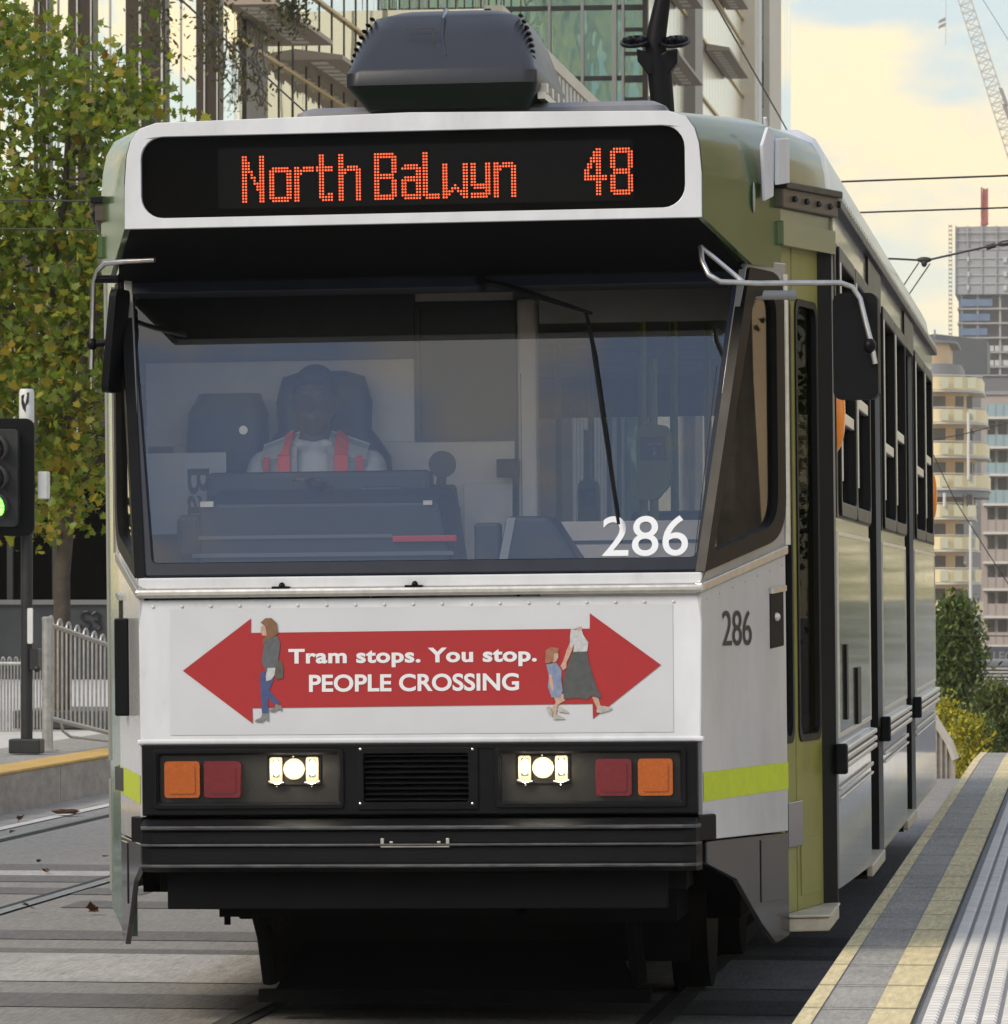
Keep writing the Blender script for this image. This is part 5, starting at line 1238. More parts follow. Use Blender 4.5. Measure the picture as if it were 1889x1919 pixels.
# ---- glass office building at the left/back
XA, XP, XB = -19.0, -15.0, -14.0
YF = 115.0
def at(px, y): return W(px, 500, y).x
def zat(py, y, px=900): return W(px, py, y).z
def yat(px, x):        # depth where the street-parallel plane x is seen at pixel column px
    lo, hi = 20.0, 900.0
    for _ in range(60):
        m_ = (lo + hi) / 2
        if W(px, 500, m_).x < x: hi = m_      # further away -> more to the left for px left of the vanishing point
        else: lo = m_
    return lo
off = thing('office_building', 'large glass office building with cream and teal glazing filling the view above the tram', 'building', (XA, YF, -5))
oo = Vector(off.location)
def op(mb, name, m, parent=off, **k): return mb.build(name, m, parent, off=oo, **k)
H = 46
yA1 = 182.0
op(MB().box(-75, XA, YF, yA1, -6, H), 'west_block', M['skyglass'])
fa = op(MB().box(XA + .01, XA + .06, YF + .0, yA1, -6, H), 'street_facade', M['sideglass'])
# bronze piers on the front
for px0, px1 in ((-60, -10), (64, 91), (128, 175), (236, 310), (368, 411)):
    x0, x1 = at(px0, YF - .3), at(px1, YF - .3)
    pr = op(MB().box(x0, x1, YF - .35, YF + .02, -6, H), 'pier', M['bronze'])
    op(MB().box(x0 + (x1 - x0) * .34, x0 + (x1 - x0) * .4, YF - .4, YF - .35, -6, H).box(x0 + (x1 - x0) * .9, x0 + (x1 - x0) * .95, YF - .4, YF - .35, -6, H), 'pier_trim', M['finwhite'], pr)
for px in (26, 108, 205, 338):
    x0 = at(px, YF - .1); op(MB().box(x0 - .02, x0 + .02, YF - .06, YF + .01, -6, H), 'mullion', M['finwhite'])
# street facade A: pier, joints, sunshades
ya, yb_ = yat(462, XA + .12), yat(502, XA + .12)
op(MB().box(XA, XA + .12, ya, yb_, -6, zat(30, ya, 480)), 'pier', M['bronze'])
for k in range(26):
    yy = YF + 2 + k * 2.5
    op(MB().box(XA + .06, XA + .085, yy, yy + .09, -6, H), 'facade_joint', M['joint'], fa)
def sunshade(x, pxn, pxf, py_far, dep, n):
    y0, y1 = yat(pxn, x), yat(pxf, x)
    z = CZ + (HY - py_far) * (y1 + CD) / F_PX
    o = op(MB().hexa([(x + .05, y0, z), (x + dep, y0, z), (x + dep, y1, z), (x + .05, y1, z)], [(x + .05, y0, z + .3), (x + dep, y0, z + .12), (x + dep, y1, z + .12), (x + .05, y1, z + .3)]), 'sunshade', M['shade'])
    st_ = (y1 - y0 - 1) / n
    for k in range(n): op(MB().box(x + dep * .3, x + dep * .62, y0 + .5 + k * st_, y0 + .5 + k * st_ + st_ * .6, z - .03, z - .005), 'sunlit_slot_box', M['shadelight'], o)
    return o
sunshade(XA, 415, 530, 75, 1.35, 10)
sunshade(XA, 549, 700, 205, 1.35, 14)
# thin bright string course lines on facade A
for (px, py) in ((600, 0), (430, 55), (300, 40)):
    y0 = yat(px, XA) if px > 415 else YF + 1
    zc = CZ + (HY - py) * (y0 + CD) / F_PX if px > 415 else 0
    if px > 415: op(MB().box(XA + .05, XA + .14, YF, yA1, zc, zc + .09), 'string_course', mat('gold_trim', (.5, .36, .15), .4, metal=.6) if 'gold_trim' not in bpy.data.materials else bpy.data.materials['gold_trim'])
# podium with cream fins
yP0, yP1 = 140.0, 176.0
zP = CZ + (HY - 0) * (yat(935, XP) + CD) / F_PX
op(MB().box(XA - .5, XP - .3, yP0, yP1, -6, zP - .1), 'podium', M['creamclad'])
for k in range(27):
    yy = yP0 + .5 + k * 1.3
    op(MB().box(XP - .32, XP, yy, yy + .8, -6, zP - .4), 'podium_fin', M['finwhite'])
op(MB().box(XP - .5, XP + .06, yP0, yP1, zP - .4, zP), 'podium_coping', M['cream'])
# teal glazed return
YT = 181.0
xt0, xt1 = at(880, YT), at(1211, YT)
tg = op(MB().box(xt0, xt1, YT, YT + 6, -6, H), 'teal_wing', M['tealglass'])
for px, wd in ((962, 5), (1030, 5), (1092, 6), (1152, 9), (1168, 5)):
    x0 = at(px, YT); op(MB().box(x0 - wd * .009, x0 + wd * .009, YT - .25, YT, -6, H), 'mullion', M['finwhite'], tg)
for py in (18, 150, 282, -110):
    z = zat(py, YT); op(MB().box(xt0, xt1, YT - .06, YT, z - .09, z + .09), 'transom', M['joint'], tg)
for py in (20, 60, 105, 155, 190):
    z = zat(py, YT); op(MB().box(at(1168, YT), at(1206, YT), YT - .1, YT - .061, z - .07, z + .07), 'transom', M['joint'], tg)
op(MB().box(at(1206, YT), at(1216, YT), YT - .5, YT, -6, H), 'mullion', M['bronze'], tg)
# roof triangles above the pod
for (a, c, d) in ((752, 835, 800), (835, 940, 900)):
    yy = 176; op(MB().prism([(at(a, yy), yy, zat(20, yy)), (at(c, yy), yy, zat(20, yy)), (at(c - 6, yy), yy, zat(-60, yy)), (at(a + 30, yy), yy, zat(-60, yy))], (0, .4, 0)), 'blue_panel', mat('slate_blue_panel', (.1, .15, .22), .3) if 'slate_blue_panel' not in bpy.data.materials else bpy.data.materials['slate_blue_panel'])
# right wing along the street
yB0, yB1 = YT, yat(1391, XB)
op(MB().box(XB - 6, XB, YT + .3, yB1, -6, H), 'street_wing', M['creamclad'])
y1303, y1317 = yat(1303, XB + .4), yat(1317, XB + .4)
op(MB().box(XB, XB + .4, y1303, y1317, -6, H), 'pier', mat('grey_pier', (.25, .23, .2), .5))
gtrim = bpy.data.materials['gold_trim']
for (px, py) in ((1262, 0), (1262, 118), (1262, -120), (1330, -60), (1262, 240)):
    z = CZ + (HY - py) * (yat(px, XB) + CD) / F_PX
    op(MB().box(XB, XB + .1, YT, yB1, z, z + .12), 'string_course', gtrim)
for (pxn, pxf, py, n) in ((1216, 1268, 17, 9), (1216, 1268, 161, 9), (1216, 1268, -125, 9), (1321, 1359, 20, 10), (1321, 1359, 149, 10), (1321, 1359, 279, 10), (1321, 1359, -110, 10)):
    sunshade(XB, pxn, pxf, py, 1.05, n)
yy0, yy1 = yB1, yat(1466, XB + .6)
op(MB().box(XB - 6, XB + .6, yy0, yat(1421, XB + .6), -6, H), 'cream_pilaster', M['cream'])
op(MB().box(XB - 6, XB + .62, yat(1421, XB + .6), yat(1427, XB + .6), -6, H), 'white_edge', M['paintwhite'])
op(MB().box(XB - 6, XB + .3, yat(1427, XB + .6), yat(1442, XB + .6), -6, H), 'window_strip', M['tealglass'])
for py in (45, 130, 170): 
    z = CZ + (HY - py) * (yat(1435, XB) + CD) / F_PX
    op(MB().box(XB + .3, XB + .34, yat(1428, XB + .6), yat(1441, XB + .6), z - 1.6, z + .6), 'dark_panel', M['joint'])
op(MB().box(XB - 6, XB + .6, yat(1442, XB + .6), yat(1464, XB + .6), -6, H), 'cream_pilaster', M['cream'])
op(MB().box(XB - 6, XB + .5, yat(1464, XB + .6), yat(1482, XB + .5), -6, H), 'glass_corner', M['skyglass'])
# creeper hanging on the facade
for i, (px, py0, py1, w_, lab) in enumerate(((285, -30, 115, 22, 'dense creeper hanging over the bronze pier left of the tram roof'), (400, -20, 130, 14, 'creeper spilling over the bronze pier nearest the tram roof'), (482, 60, 200, 12, 'sparse dark creeper strand beside the sloping wire'), (440, 40, 190, 16, 'thin twiggy creeper between two bronze piers'), (545, -10, 50, 16, 'green plant on the upper left sunshade'))):
    rng = random.Random(90 + i); D = 126
    top_ = wpt(px, py0, D)
    vn = thing('creeper', lab, 'plant', (top_.x, top_.y, top_.z), 'creepers on the glass building')
    b = MB(); cs_ = []
    for s in range(5):
        x0 = px + rng.uniform(-w_, w_); pts = [wpt(x0 + rng.gauss(0, 4) * k * .5, py0 + (py1 - py0) * k / 6, D) for k in range(7)]
        b.tube(pts, .018, 4); cs_ += [(q, 1) for q in pts for _ in range(1 if i in (2, 3) else 3)]
    b.build('stems', M['bark'], vn, off=vn.location)
    foliage('leaves', cs_, 4, .4 if i not in (2, 3) else .35, .15, 'oval', [(.05, .06, .02), (.08, .09, .02), (.03, .035, .015), (.1, .07, .03)], M['leafA'], vn, Vector(vn.location), rng)

# brick building added out of view across the left pavement, for the tram's reflections
bb = thing('unseen_brick_block', 'unseen dark brick block added along the left pavement, mirrored in the tram cab', 'building', (-28, 0, 0))
MB().box(-42, -26, -60, 48, -5, 15).build('wall', mat('dark_brick', (.1, .075, .06), .8, var=.25, vs=.4), bb, off=(-28, 0, 0))
# warm stone building across the street, seen mirrored in the cab window
M['warmstone'] = mat('warm_sandstone', (.62, .46, .28), .8, var=.2, vs=.15)
wb = thing('sandstone_building', 'warm sandstone building right of the platform, mirrored in the cab windows', 'building', (60, 60, 0))
MB().box(52, 80, 30, 130, -5, 26).build('wall', M['warmstone'], wb, off=(60, 60, 0))

# ---- curved apartment building
DA = 500.0
def wa(px, py, D=DA): return W(px, py, D - CD)
zA = lambda py, D=DA: CZ - (py - HY) * D / F_PX
M['balglow'] = mat('balustrade_sunlit_cream', (.9, .74, .42), .35, var=.08, vs=.2)  # golden sunlight painted into the cream of balconies, bays and walls
M['balglass'] = mat('balustrade_glass', (.5, .5, .38), .15, coat=.3)
M['aptwall'] = mat('apartment_sunlit_peach_wall', (.8, .58, .34), .6, var=.12, vs=.15)
M['aptwin'] = mat('apartment_dark_window', (.06, .058, .06), .12, coat=.4, var=.3, vs=.3)
M['slabw'] = mat('apartment_slab_white', (.62, .6, .56), .5)
M['aptgrey'] = mat('apartment_grey', (.27, .27, .28), .6)
ap = thing('apartment_building', 'curved cream apartment building with glowing wrap-round balconies beside the tram tail', 'building', (wa(1745, 1100).x, DA - CD, -6))
apo = Vector(ap.location)
def app(mb, name, m, parent=ap, **k): return mb.build(name, m, parent, off=apo, **k)
def arc(px_right, rad, inset=0, n=14, depth=18):
    xr = wa(px_right, 1000).x - inset; R_ = rad - inset * .2
    y0 = DA - CD + inset
    pts = [(xr - 26, y0)]
    for k in range(n + 1):
        a = R(-90 + 90 * k / n); pts.append((xr - R_ + R_ * math.cos(a), y0 + R_ * 1.3 + R_ * 1.3 * math.sin(a)))
    pts.append((xr, y0 + depth)); pts.append((xr - 26, y0 + depth))
    return pts
def apslab(poly, z0, z1, name, m, parent=ap): return app(MB().prism([(a, c, z0) for a, c in poly], (0, 0, z1 - z0)), name, m, parent, smooth=30)
rows = [(708, 1838, 5.0), (768, 1845, 5.0), (831, 1848, 5.0), (891, 1850, 5.0), (946, 1822, 3.5), (1006, 1828, 3.5), (1067, 1832, 3.5), (1128, 1836, 3.5), (1188, 1838, 3.5), (1248, 1838, 3.5)]
for i, (py, pr, rad) in enumerate(rows):
    zt, zb_ = zA(py), zA(py + 24); zn = zA(py + 61)
    bal = apslab(arc(pr, rad), zb_, zt, 'balcony', M['balglow'])
    apslab(arc(pr, rad, -.12), zb_ - .22, zb_ - .03, 'balcony_slab', M['slabw'], bal)
    app(MB().tube([(a, c, zt + .12) for a, c in arc(pr, rad, -.05)[:-2]], .05, 5), 'handrail', M['slabw'], bal)
    xr = wa(pr, 1000).x
    for k in range(3):   # glazed bays of the balustrade
        xx = wa(1762 + 26 * k, 1000).x
        app(MB().box(xx, xx + .75, DA - CD - .06, DA - CD - .012, zb_ + .1, zt - .1), 'glass_bay', M['balglass'], bal)
    wl = apslab(arc(pr, rad, 1.3), zn, zb_ - .22, 'wall', M['aptwall'])
    yw = DA - CD + 1.3
    for (a, c) in ((1748, 1772), (1790, 1806), (1811, 1822)):
        xa, xc2 = wa(a, 1000, DA + 1).x, wa(c, 1000, DA + 1).x
        if c < pr - 12: app(MB().box(xa, xc2, yw - .06, yw - .01, zn + .1, zb_ - .6), 'window', M['aptwin'], wl)
    # windows round the flank
    for k in range(4):
        yy = yw + 5.5 + k * 2.6; xx = xr - 1.3
        app(MB().box(xx + .01, xx + .06, yy, yy + 1.7, zn + .1, zb_ - .6), 'window', M['aptwin'], wl)
# soffit under the upper volume, posts and penthouse
apslab(arc(1850, 5.0, .1), zA(932), zA(915), 'soffit', M['aptgrey'])
for (px, y0_, y1_) in ((1770, 925, 950), (1819, 980, 1153), (1815, 776, 900)):
    q = wa(px, 1000); app(MB().tube([(q.x, DA - CD - .3, zA(y1_)), (q.x, DA - CD - .3, zA(y0_))], .14, 8), 'post', M['slabw'])
apslab(arc(1806, 3.0, .3), zA(708), zA(684), 'penthouse_base', M['aptgrey'])
ph = apslab(arc(1784, 2.6, .4), zA(686), zA(645), 'penthouse', M['aptwall'])
apslab(arc(1790, 3.0, -.1), zA(645), zA(640), 'penthouse_roof', M['aptgrey'])
apslab(arc(1768, 1.6, .9), zA(640), zA(631), 'plant_room', M['aptgrey'])
app(MB().tube([(wa(1750, 600).x, DA - CD + 3, zA(640)), (wa(1750, 600).x, DA - CD + 3, zA(618))], .1, 6), 'vent_stack', M['aptgrey'])

# ---- second apartment building with blue glass balconies
DB = 560.0
zB = lambda py: CZ - (py - HY) * DB / F_PX
def wb_(px): return W(px, 1000, DB - CD).x
a2 = thing('apartment_building', 'apartment block with blue glass balconies at the right edge, behind the curved one', 'building', (wb_(1860), DB - CD, -6))
a2o = Vector(a2.location)
def bp2(mb, name, m, parent=a2, **k): return mb.build(name, m, parent, off=a2o, **k)
M['blueglass'] = mat('balustrade_blue_glass', (.3, .42, .46), .15, coat=.4, var=.12, vs=.3)
M['pinkwall'] = mat('apartment_pink_grey', (.4, .34, .31), .6, var=.1, vs=.2)
bp2(MB().box(wb_(1838), wb_(1960), DB - CD + 1.6, DB - CD + 20, -8, zB(742)), 'wall', M['pinkwall'])
bp2(MB().box(wb_(1836), wb_(1960), DB - CD + 1.4, DB - CD + 20, zB(742), zB(735)), 'roof', M['aptgrey'])
for i, (py, py2) in enumerate(((760, 783), (817, 838), (869, 889), (920, 944), (975, 997), (1030, 1052), (1082, 1102), (1131, 1153), (1184, 1207))):
    bal = bp2(MB().box(wb_(1846), wb_(1960), DB - CD, DB - CD + .12, zB(py2), zB(py)), 'balcony', M['blueglass'] if i < 4 else M['pinkwall'])
    bp2(MB().box(wb_(1842), wb_(1960), DB - CD - .15, DB - CD + 1.6, zB(py2 + 5), zB(py2) - .03), 'balcony_slab', M['slabw'], bal)
    for k in range(4):
        x0 = wb_(1850 + 15 * k); bp2(MB().box(x0, x0 + .06, DB - CD - .05, DB - CD, zB(py2), zB(py)), 'baluster', M['aptgrey'], bal)
    for k in range(3):
        x0 = wb_(1850 + 20 * k); bp2(MB().box(x0, x0 + (.9 if k % 2 else .75), DB - CD + 1.54, DB - CD + 1.59, zB(py2 + 33), zB(py2 + 8)), 'window', M['aptwin'])
sgn = bp2(MB().box(wb_(1850), wb_(1960), DB - CD - .4, DB - CD, zB(1245), zB(1211)), 'dark_fascia', mat('dark_fascia', (.06, .07, .085), .3))
b = MB(); lettering(b, "LEC", lambda u, v: Vector((u, DB - CD - .43, v)), wb_(1862), wb_(1897), zB(1238), zB(1220))
bp2(b, 'fascia_lettering', M['aptgrey'], sgn)

# slatted car-park wall
DS = 420.0
ws_ = lambda px: W(px, 1000, DS - CD).x
zS = lambda py: CZ - (py - HY) * DS / F_PX
sw_ = thing('slatted_wall', 'pale horizontal slatted screen wall above the right trees', 'wall', (ws_(1860), DS - CD, -6))
swo = Vector(sw_.location)
MB().box(ws_(1820), ws_(1980), DS - CD + .2, DS - CD + .5, -14, zS(1247)).build('backing', M['joint'], sw_, off=swo)
for k in range(11):
    py = 1250 + k * 6.4; MB().box(ws_(1820), ws_(1980), DS - CD, DS - CD + .2, zS(py + 3.2), zS(py)).build('slat', mat('slat_grey', (.4, .39, .38), .6) if 'slat_grey' not in bpy.data.materials else bpy.data.materials['slat_grey'], sw_, off=swo)

# ---- dark grey building in front of the tower
DG = 640.0
wg_ = lambda px: W(px, 1000, DG - CD).x
zG = lambda py: CZ - (py - HY) * DG / F_PX
dg_ = thing('grey_building', 'dark grey blank-walled building below the unfinished tower', 'building', (wg_(1800), DG - CD, -6))
dgo = Vector(dg_.location)
M['darkgrey'] = mat('dark_grey_cladding', (.085, .09, .1), .5, var=.08, vs=.1)
MB().prism([(wg_(1690), DG - CD, -10), (wg_(1850), DG - CD, -10), (wg_(1850), DG - CD, zG(641)), (wg_(1752), DG - CD, zG(629)), (wg_(1690), DG - CD, zG(640))], (0, 20, 0)).build('wall', M['darkgrey'], dg_, off=dgo)
MB().box(wg_(1800), wg_(1990), DG - CD - 1, DG - CD + 15, -10, zG(708)).build('annex', mat('mid_grey_cladding', (.16, .16, .17), .6, var=.06, vs=.1), dg_, off=dgo)
MB().box(wg_(1752), wg_(1990), DG - CD - 1.2, DG - CD - 1, zG(709), zG(706)).build('parapet', M['aptgrey'], dg_, off=dgo)

# ---- tower under construction
DT = 1190.0
wt_ = lambda px: W(px, 500, DT - CD).x
zT = lambda py: CZ - (py - HY) * DT / F_PX
tw = thing('unfinished_tower', 'tall tower under construction wrapped in grey mesh screens at the right edge', 'building', (wt_(1850), DT - CD, -6))
two = Vector(tw.location)
def tp(mb, name, m, parent=tw, **k): return mb.build(name, m, parent, off=two, **k)
M['mesh'] = mat('scaffold_mesh', (.32, .33, .345), .7, var=.12, vs=.12)
M['meshl'] = mat('scaffold_pale', (.5, .5, .5), .7)
M['conc'] = mat('raw_concrete', (.34, .33, .32), .8)
M['towerdark'] = mat('open_floor_dark', (.1, .1, .105), .8)
M['bluesheet'] = mat('blue_site_sheet', (.1, .16, .28), .6, var=.3, vs=.3)
yT = DT - CD
core = tp(MB().box(wt_(1796), wt_(1985), yT + 3, yT + 40, -10, zT(560)), 'core', M['towerdark'])
tp(MB().box(wt_(1790), wt_(1990), yT, yT + 40, zT(556), zT(472)), 'mesh_screen', M['mesh'])
tp(MB().box(wt_(1791), wt_(1990), yT + .3, yT + 39, zT(472), zT(430)), 'upper_screen', mat('mesh_upper', (.3, .3, .31), .7, var=.3, vs=.35, stretch=(2, 1, .3)))
for px in (1790, 1812, 1839, 1866, 1893): tp(MB().box(wt_(px), wt_(px + 2), yT - .4, yT - .05, zT(556), zT(428)), 'screen_post', M['mesh'])
for py in (440, 455, 472, 489, 504, 520, 536): tp(MB().box(wt_(1790), wt_(1990), yT - .3, yT - .02, zT(py + 1), zT(py)), 'screen_rail', M['meshl'])
for (px, py) in ((1812, 486), (1813, 514), (1812, 539), (1880, 488), (1880, 514), (1880, 540)): tp(MB().box(wt_(px), wt_(px + (7 if px > 1850 else 4)), yT - .5, yT - .3, zT(py + 9), zT(py)), 'pale_board', M['meshl'])
for k in range(8):
    py = 581 + k * 27
    tp(MB().box(wt_(1794), wt_(1990), yT + .5, yT + 40, zT(py + 3), zT(py)), 'floor_slab', M['conc'])
    if k < 3: tp(MB().box(wt_(1799), wt_(1860 - 5 * k), yT + .2, yT + .5, zT(py - 3), zT(py - 16)), 'edge_sheet', M['bluesheet'])
    else:
        for (a, c) in ((1848, 1862), (1864, 1878), (1879, 1892)): tp(MB().box(wt_(a), wt_(c), yT + 1.5, yT + 2.5, zT(py - 1), zT(py - 11)), 'stacked_panels', M['meshl'])
    for a in (1800, 1830, 1872): tp(MB().box(wt_(a), wt_(a + 4), yT + 1, yT + 2, zT(py), zT(py - 24)), 'column', M['conc'])
b = MB()
hs = tp(MB().box(wt_(1778), wt_(1779), yT - 1, yT - .6, zT(645), zT(426)).box(wt_(1783.5), wt_(1784.5), yT - 1, yT - .6, zT(645), zT(426)), 'hoist_mast', M['meshl'])
for k in range(27):
    py = 428 + k * 8; tp(MB().box(wt_(1778), wt_(1784.5), yT - 1.2, yT - .7, zT(py + 3), zT(py)), 'hoist_tie', mat('hoist_tan', (.3, .26, .2), .7) if 'hoist_tan' not in bpy.data.materials else bpy.data.materials['hoist_tan'], hs)
# red mast on the tower
M['cranered'] = mat('crane_red', (.42, .06, .04), .5)
mc_ = thing('red_crane', 'red crane mast standing on top of the unfinished tower', 'crane', (wt_(1842), yT + 12, zT(430)))
def lattice(name, A, B, wA, wB, n, r, m, parent, off_, side=Vector((1, 0, 0)), up=Vector((0, 1, 0))):
    A, B = Vector(A), Vector(B); ch = []
    for s, t in ((-1, -1), (1, -1), (1, 1), (-1, 1)): ch.append((A + (side * s + up * t) * wA / 2, B + (side * s + up * t) * wB / 2))
    b = MB()
    for a, c in ch: b.tube([a, c], r, 5)
    for k in range(n):
        for f in range(4):
            p, q = ch[f], ch[(f + 1) % 4]; t0, t1 = k / n, (k + 1) / n
            b.tube([p[0].lerp(p[1], t0 if k % 2 else t1), q[0].lerp(q[1], t1 if k % 2 else t0)], r * .6, 4)
            b.tube([p[0].lerp(p[1], t0), q[0].lerp(q[1], t0)], r * .6, 4)
    return b.build(name, m, parent, off=off_)
mo = Vector(mc_.location)
lattice('mast', (wt_(1841), yT + 12, zT(432)), (wt_(1845), yT + 12, zT(352)), 1.0, .8, 12, .2, M['cranered'], mc_, mo)
MB().box(wt_(1836), wt_(1839), yT + 11, yT + 12, zT(408), zT(350)).box(wt_(1836), wt_(1850), yT + 11, yT + 13, zT(420), zT(417)).box(wt_(1847), wt_(1850), yT + 11, yT + 12, zT(420), zT(362)).build('jib', M['cranered'], mc_, off=mo)
MB().box(wt_(1828), wt_(1838), yT + 10, yT + 12, zT(430), zT(424)).build('cab', M['cranered'], mc_, off=mo)

# ---- big luffing crane
DC = 700.0
wc_ = lambda px, py: W(px, py, DC - CD)
M['cranewhite'] = mat('crane_pale', (.6, .58, .53), .5)
cr = thing('luffing_crane', 'tall pale lattice crane jib leaning across the upper right sky', 'crane', wc_(1905, 300))
co = Vector(cr.location)
dirv = (wc_(1795, -40) - wc_(1905, 300)).normalized(); sidev = dirv.cross(Vector((0, 1, 0))).normalized()
lattice('jib', wc_(1905, 300), wc_(1795, -40), 1.9, 1.55, 22, .085, M['cranewhite'], cr, co, side=sidev)
for (a, c) in (((1872, 165), (1885, 200)), ((1878, 195), (1895, 238))):
    MB().prism([wc_(a[0] - 1, a[1]) + Vector((0, -1.2, 0)), wc_(a[0] + 7, a[1] + 2) + Vector((0, -1.2, 0)), wc_(c[0] + 7, c[1] + 2) + Vector((0, -1.2, 0)), wc_(c[0] - 1, c[1]) + Vector((0, -1.2, 0))], (0, .05, 0)).build('jib_sign', mat('crane_sign_grey', (.3, .28, .27), .6) if 'crane_sign_grey' not in bpy.data.materials else bpy.data.materials['crane_sign_grey'], cr, off=co)
MB().tube([wc_(1830, -20), wc_(1905, 100), wc_(1940, 150)], .035, 4).build('pendant_rope', M['wire'], cr, off=co)
hk = thing('crane_hook', 'crane hook rope with two small flags hanging in the sky', 'crane hook', wc_(1772, 40), None)
MB().tube([wc_(1773, -40), wc_(1772, 85)], .04, 4).build('rope', M['cranewhite'], hk, off=Vector(hk.location))
for py, m in ((37, 'finwhite'), (47, 'cranered')):
    MB().prism([wc_(1772, py - 5), wc_(1772, py + 2), wc_(1758, py + 7), wc_(1760, py + 1)], (0, .05, 0)).build('flag', M['shade'] if m == 'cranered' else M['aptgrey'], hk, off=Vector(hk.location))

# ---- trees and parapet beyond the crest
def far_tree(name, label, px, D, py_top, wpx, seed, palette, n, leaf, cat='tree', yellow=None, group='trees beyond the crest'):
    rng = random.Random(seed); k = D / F_PX
    base = W(px, 1000, D - CD); zg = prof(D - CD)
    t = thing(name, label, cat, (base.x, base.y, zg), group)
    top = CZ - (py_top - HY) * k; rad = wpx * k / 2; h = top - zg
    b = MB(); tips = []
    b.tube([(base.x, base.y, zg - .2), (base.x + .05, base.y, zg + h * .4), (base.x, base.y, top - h * .15)], [.12 * h / 5, .08 * h / 5, .02], 8)
    for j in range(9):
        a = rng.uniform(0, 6.28); z0 = zg + h * rng.uniform(.2, .75)
        b.tube([(base.x, base.y, z0), (base.x + rad * .7 * math.cos(a), base.y + rad * .7 * math.sin(a), z0 + h * .15)], [.05 * h / 5, .012], 5)
    b.build('trunk', M['bark'], t, off=t.location)
    cl = []
    for j in range(n):
        v = rng.random() ** .8; z = zg + h * (.12 + .86 * v); prof_ = math.sin(math.pi * min(1, .12 + v * .86)) ** .55 * (1 - .35 * v)
        a = rng.uniform(0, 6.28); rr = rad * prof_ * math.sqrt(rng.uniform(.25, 1)) * (1 + .25 * math.sin(3 * a + seed + v * 9))
        cl.append((Vector((base.x + rr * math.cos(a), base.y + rr * math.sin(a), z)), 1))
    foliage('crown', cl, 14, leaf * 2.2, leaf, 'oval', palette, M['leafB'], t, Vector(t.location), rng)
    return t
GD = [(.07, .11, .025), (.1, .145, .034), (.13, .17, .04), (.05, .08, .02)]
GL = [(.11, .13, .035), (.14, .16, .04), (.08, .1, .03)]
GY = [(.45, .38, .02), (.3, .28, .03), (.16, .18, .03), (.5, .42, .03)]  # yellow light on the shrubs is painted into their leaf colours
far_tree('dark_tree', 'dark green tree right of the tram tail, tallest of the trees', 1790, 112, 1128, 135, 3, GD, 620, .14)
far_tree('dark_tree', 'dark green tree half hidden by the tram tail', 1745, 118, 1165, 90, 4, GD + GL[:1], 260, .14)
far_tree('light_tree', 'paler green bushy tree at the right edge', 1868, 106, 1285, 110, 5, GL + GD[:1], 420, .12)
far_tree('yellow_lit_shrub', 'shrub with painted yellow light under the dark tree, left of its twin', 1772, 100, 1305, 45, 6, GY, 90, .10, 'shrub', group='yellow shrubs beyond the crest')
far_tree('yellow_lit_shrub', 'shrub with painted yellow light at the crest beside the platform end', 1815, 98, 1350, 80, 8, GY, 150, .10, 'shrub', group='yellow shrubs beyond the crest')
far_tree('dark_shrub', 'low dark shrub in front of the trunks at the crest', 1838, 101, 1362, 60, 9, GD, 110, .11, 'shrub', group=None)
# beige parapet by the road
DP = 60.0
zp_ = lambda py: CZ - (py - HY) * DP / F_PX
wp_ = lambda px, dy=0: W(px, 1350, DP - CD + dy).x
pw = thing('parapet_wall', 'pale sloping stair parapet beside the tram tail', 'wall', (wp_(1770), DP - CD, prof(DP - CD)))
pwo = Vector(pw.location)
pz = prof(DP - CD) - .6
MB().prism([(wp_(1735), DP - CD, pz), (wp_(1790), DP - CD, pz), (wp_(1790), DP - CD, zp_(1420)), (wp_(1779), DP - CD, zp_(1392)), (wp_(1752), DP - CD, zp_(1348)), (wp_(1735), DP - CD, zp_(1330))], (0, .25, 0)).build('wall', M['kerb'], pw, off=pwo)
MB().tube([(wp_(1735), DP - CD - .06, zp_(1328)), (wp_(1752), DP - CD - .06, zp_(1346)), (wp_(1780), DP - CD - .06, zp_(1390)), (wp_(1791), DP - CD - .06, zp_(1420))], .05, 6).build('coping', mat('coping_pale', (.5, .47, .42), .7), pw, off=pwo)
for px in (1753, 1763, 1772): MB().box(wp_(px), wp_(px + 3), DP - CD - .03, DP - CD - .002, pz, zp_(1350 + (px - 1752) * 1.5)).build('pilaster', M['kerb'], pw, off=pwo)

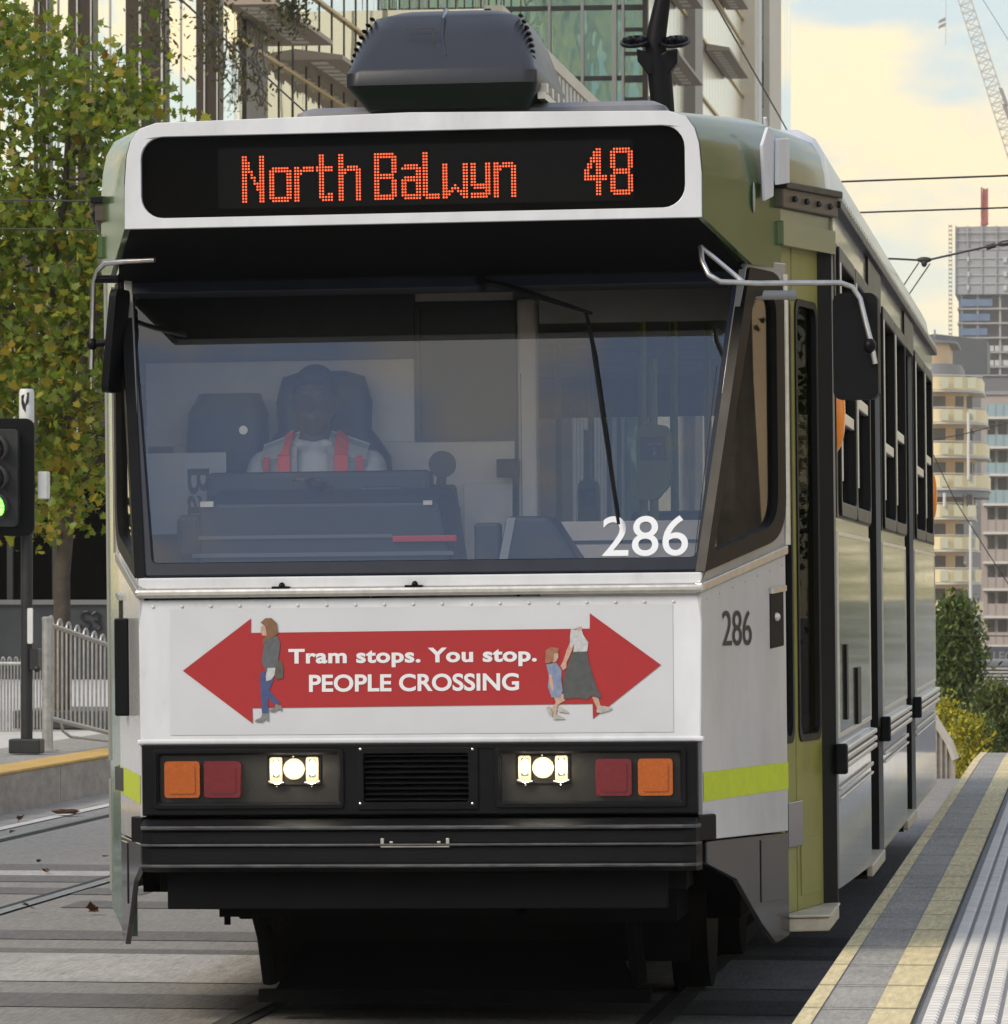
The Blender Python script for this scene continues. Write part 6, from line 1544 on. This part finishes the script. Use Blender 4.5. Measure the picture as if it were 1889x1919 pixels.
# street trees beside the stop, seen mirrored in the tram's glass and paint
GM = [(.05, .075, .02), (.07, .1, .025), (.1, .12, .03)]
def side_tree(label, x, y, h, rad, seed, per=30, leaf=.15):
    rng = random.Random(seed); z0 = prof(y); t = thing('street_tree', label, 'tree', (x, y, z0), 'street trees beside the stop')
    MB().tube([(x, y, z0), (x + .1, y, z0 + h * .3), (x, y, z0 + h * .8)], [.2, .15, .04], 10).build('trunk', M['bark'], t, off=t.location, smooth=60)
    cl = []
    for k in range(150):
        d = Vector((rng.gauss(0, 1), rng.gauss(0, 1), rng.gauss(0, 1))).normalized() * rad * rng.uniform(.4, 1) ** .5
        cl.append((Vector((x, y, z0 + h * .62)) + Vector((d.x, d.y, d.z * 1.25)), 1))
    foliage('crown', cl, per, .5, leaf, 'plane', GM, M['leafA'], t, Vector(t.location), rng)
side_tree('street tree mirrored in the right cab window, nearest the platform', 15.05, 15.0, 10.6, 2.4, 31, 70, .09)
side_tree('second street tree mirrored in the right side panels', 19.0, 27, 8.5, 3.0, 32)
side_tree('third street tree mirrored far along the right side', 16.0, 42, 8, 2.8, 35)
side_tree('fourth street tree mirrored in the tail of the right side', 4.9, 58, 9, 3.2, 36)
side_tree('fifth street tree beyond the crest mirrored in the right side', 6.2, 80, 10, 3.8, 37)
side_tree('sixth street tree farthest along the right side', 6.6, 106, 12, 4.3, 38)
side_tree('unseen street tree added to be mirrored in the left cab side', -11.0, 9, 7.5, 2.6, 33)  # added out of view to fill the left cab's reflection
side_tree('second unseen street tree added to be mirrored in the left cab side', -14.0, 28, 9, 3.6, 34, 60, .13)  # added out of view where the left cab side mirrors it

# ---- evening haze over the street
def add_haze(dens):
    hb = MB().box(-420, 240, -60, 1320, -9, 110).build('haze', None)
    hb.data.materials.clear()
    m = bpy.data.materials.new('haze_air'); m.use_nodes = True; t = m.node_tree; t.nodes.clear()
    o = t.nodes.new('ShaderNodeOutputMaterial'); v = t.nodes.new('ShaderNodeVolumePrincipled')
    v.inputs['Color'].default_value = (.95, .93, .88, 1); v.inputs['Density'].default_value = dens
    t.links.new(v.outputs[0], o.inputs['Volume']); hb.data.materials.append(m); hb['kind'] = 'stuff'
    hb['label'] = 'thin pale evening haze over the street'; hb['category'] = 'haze'
add_haze(.0002)
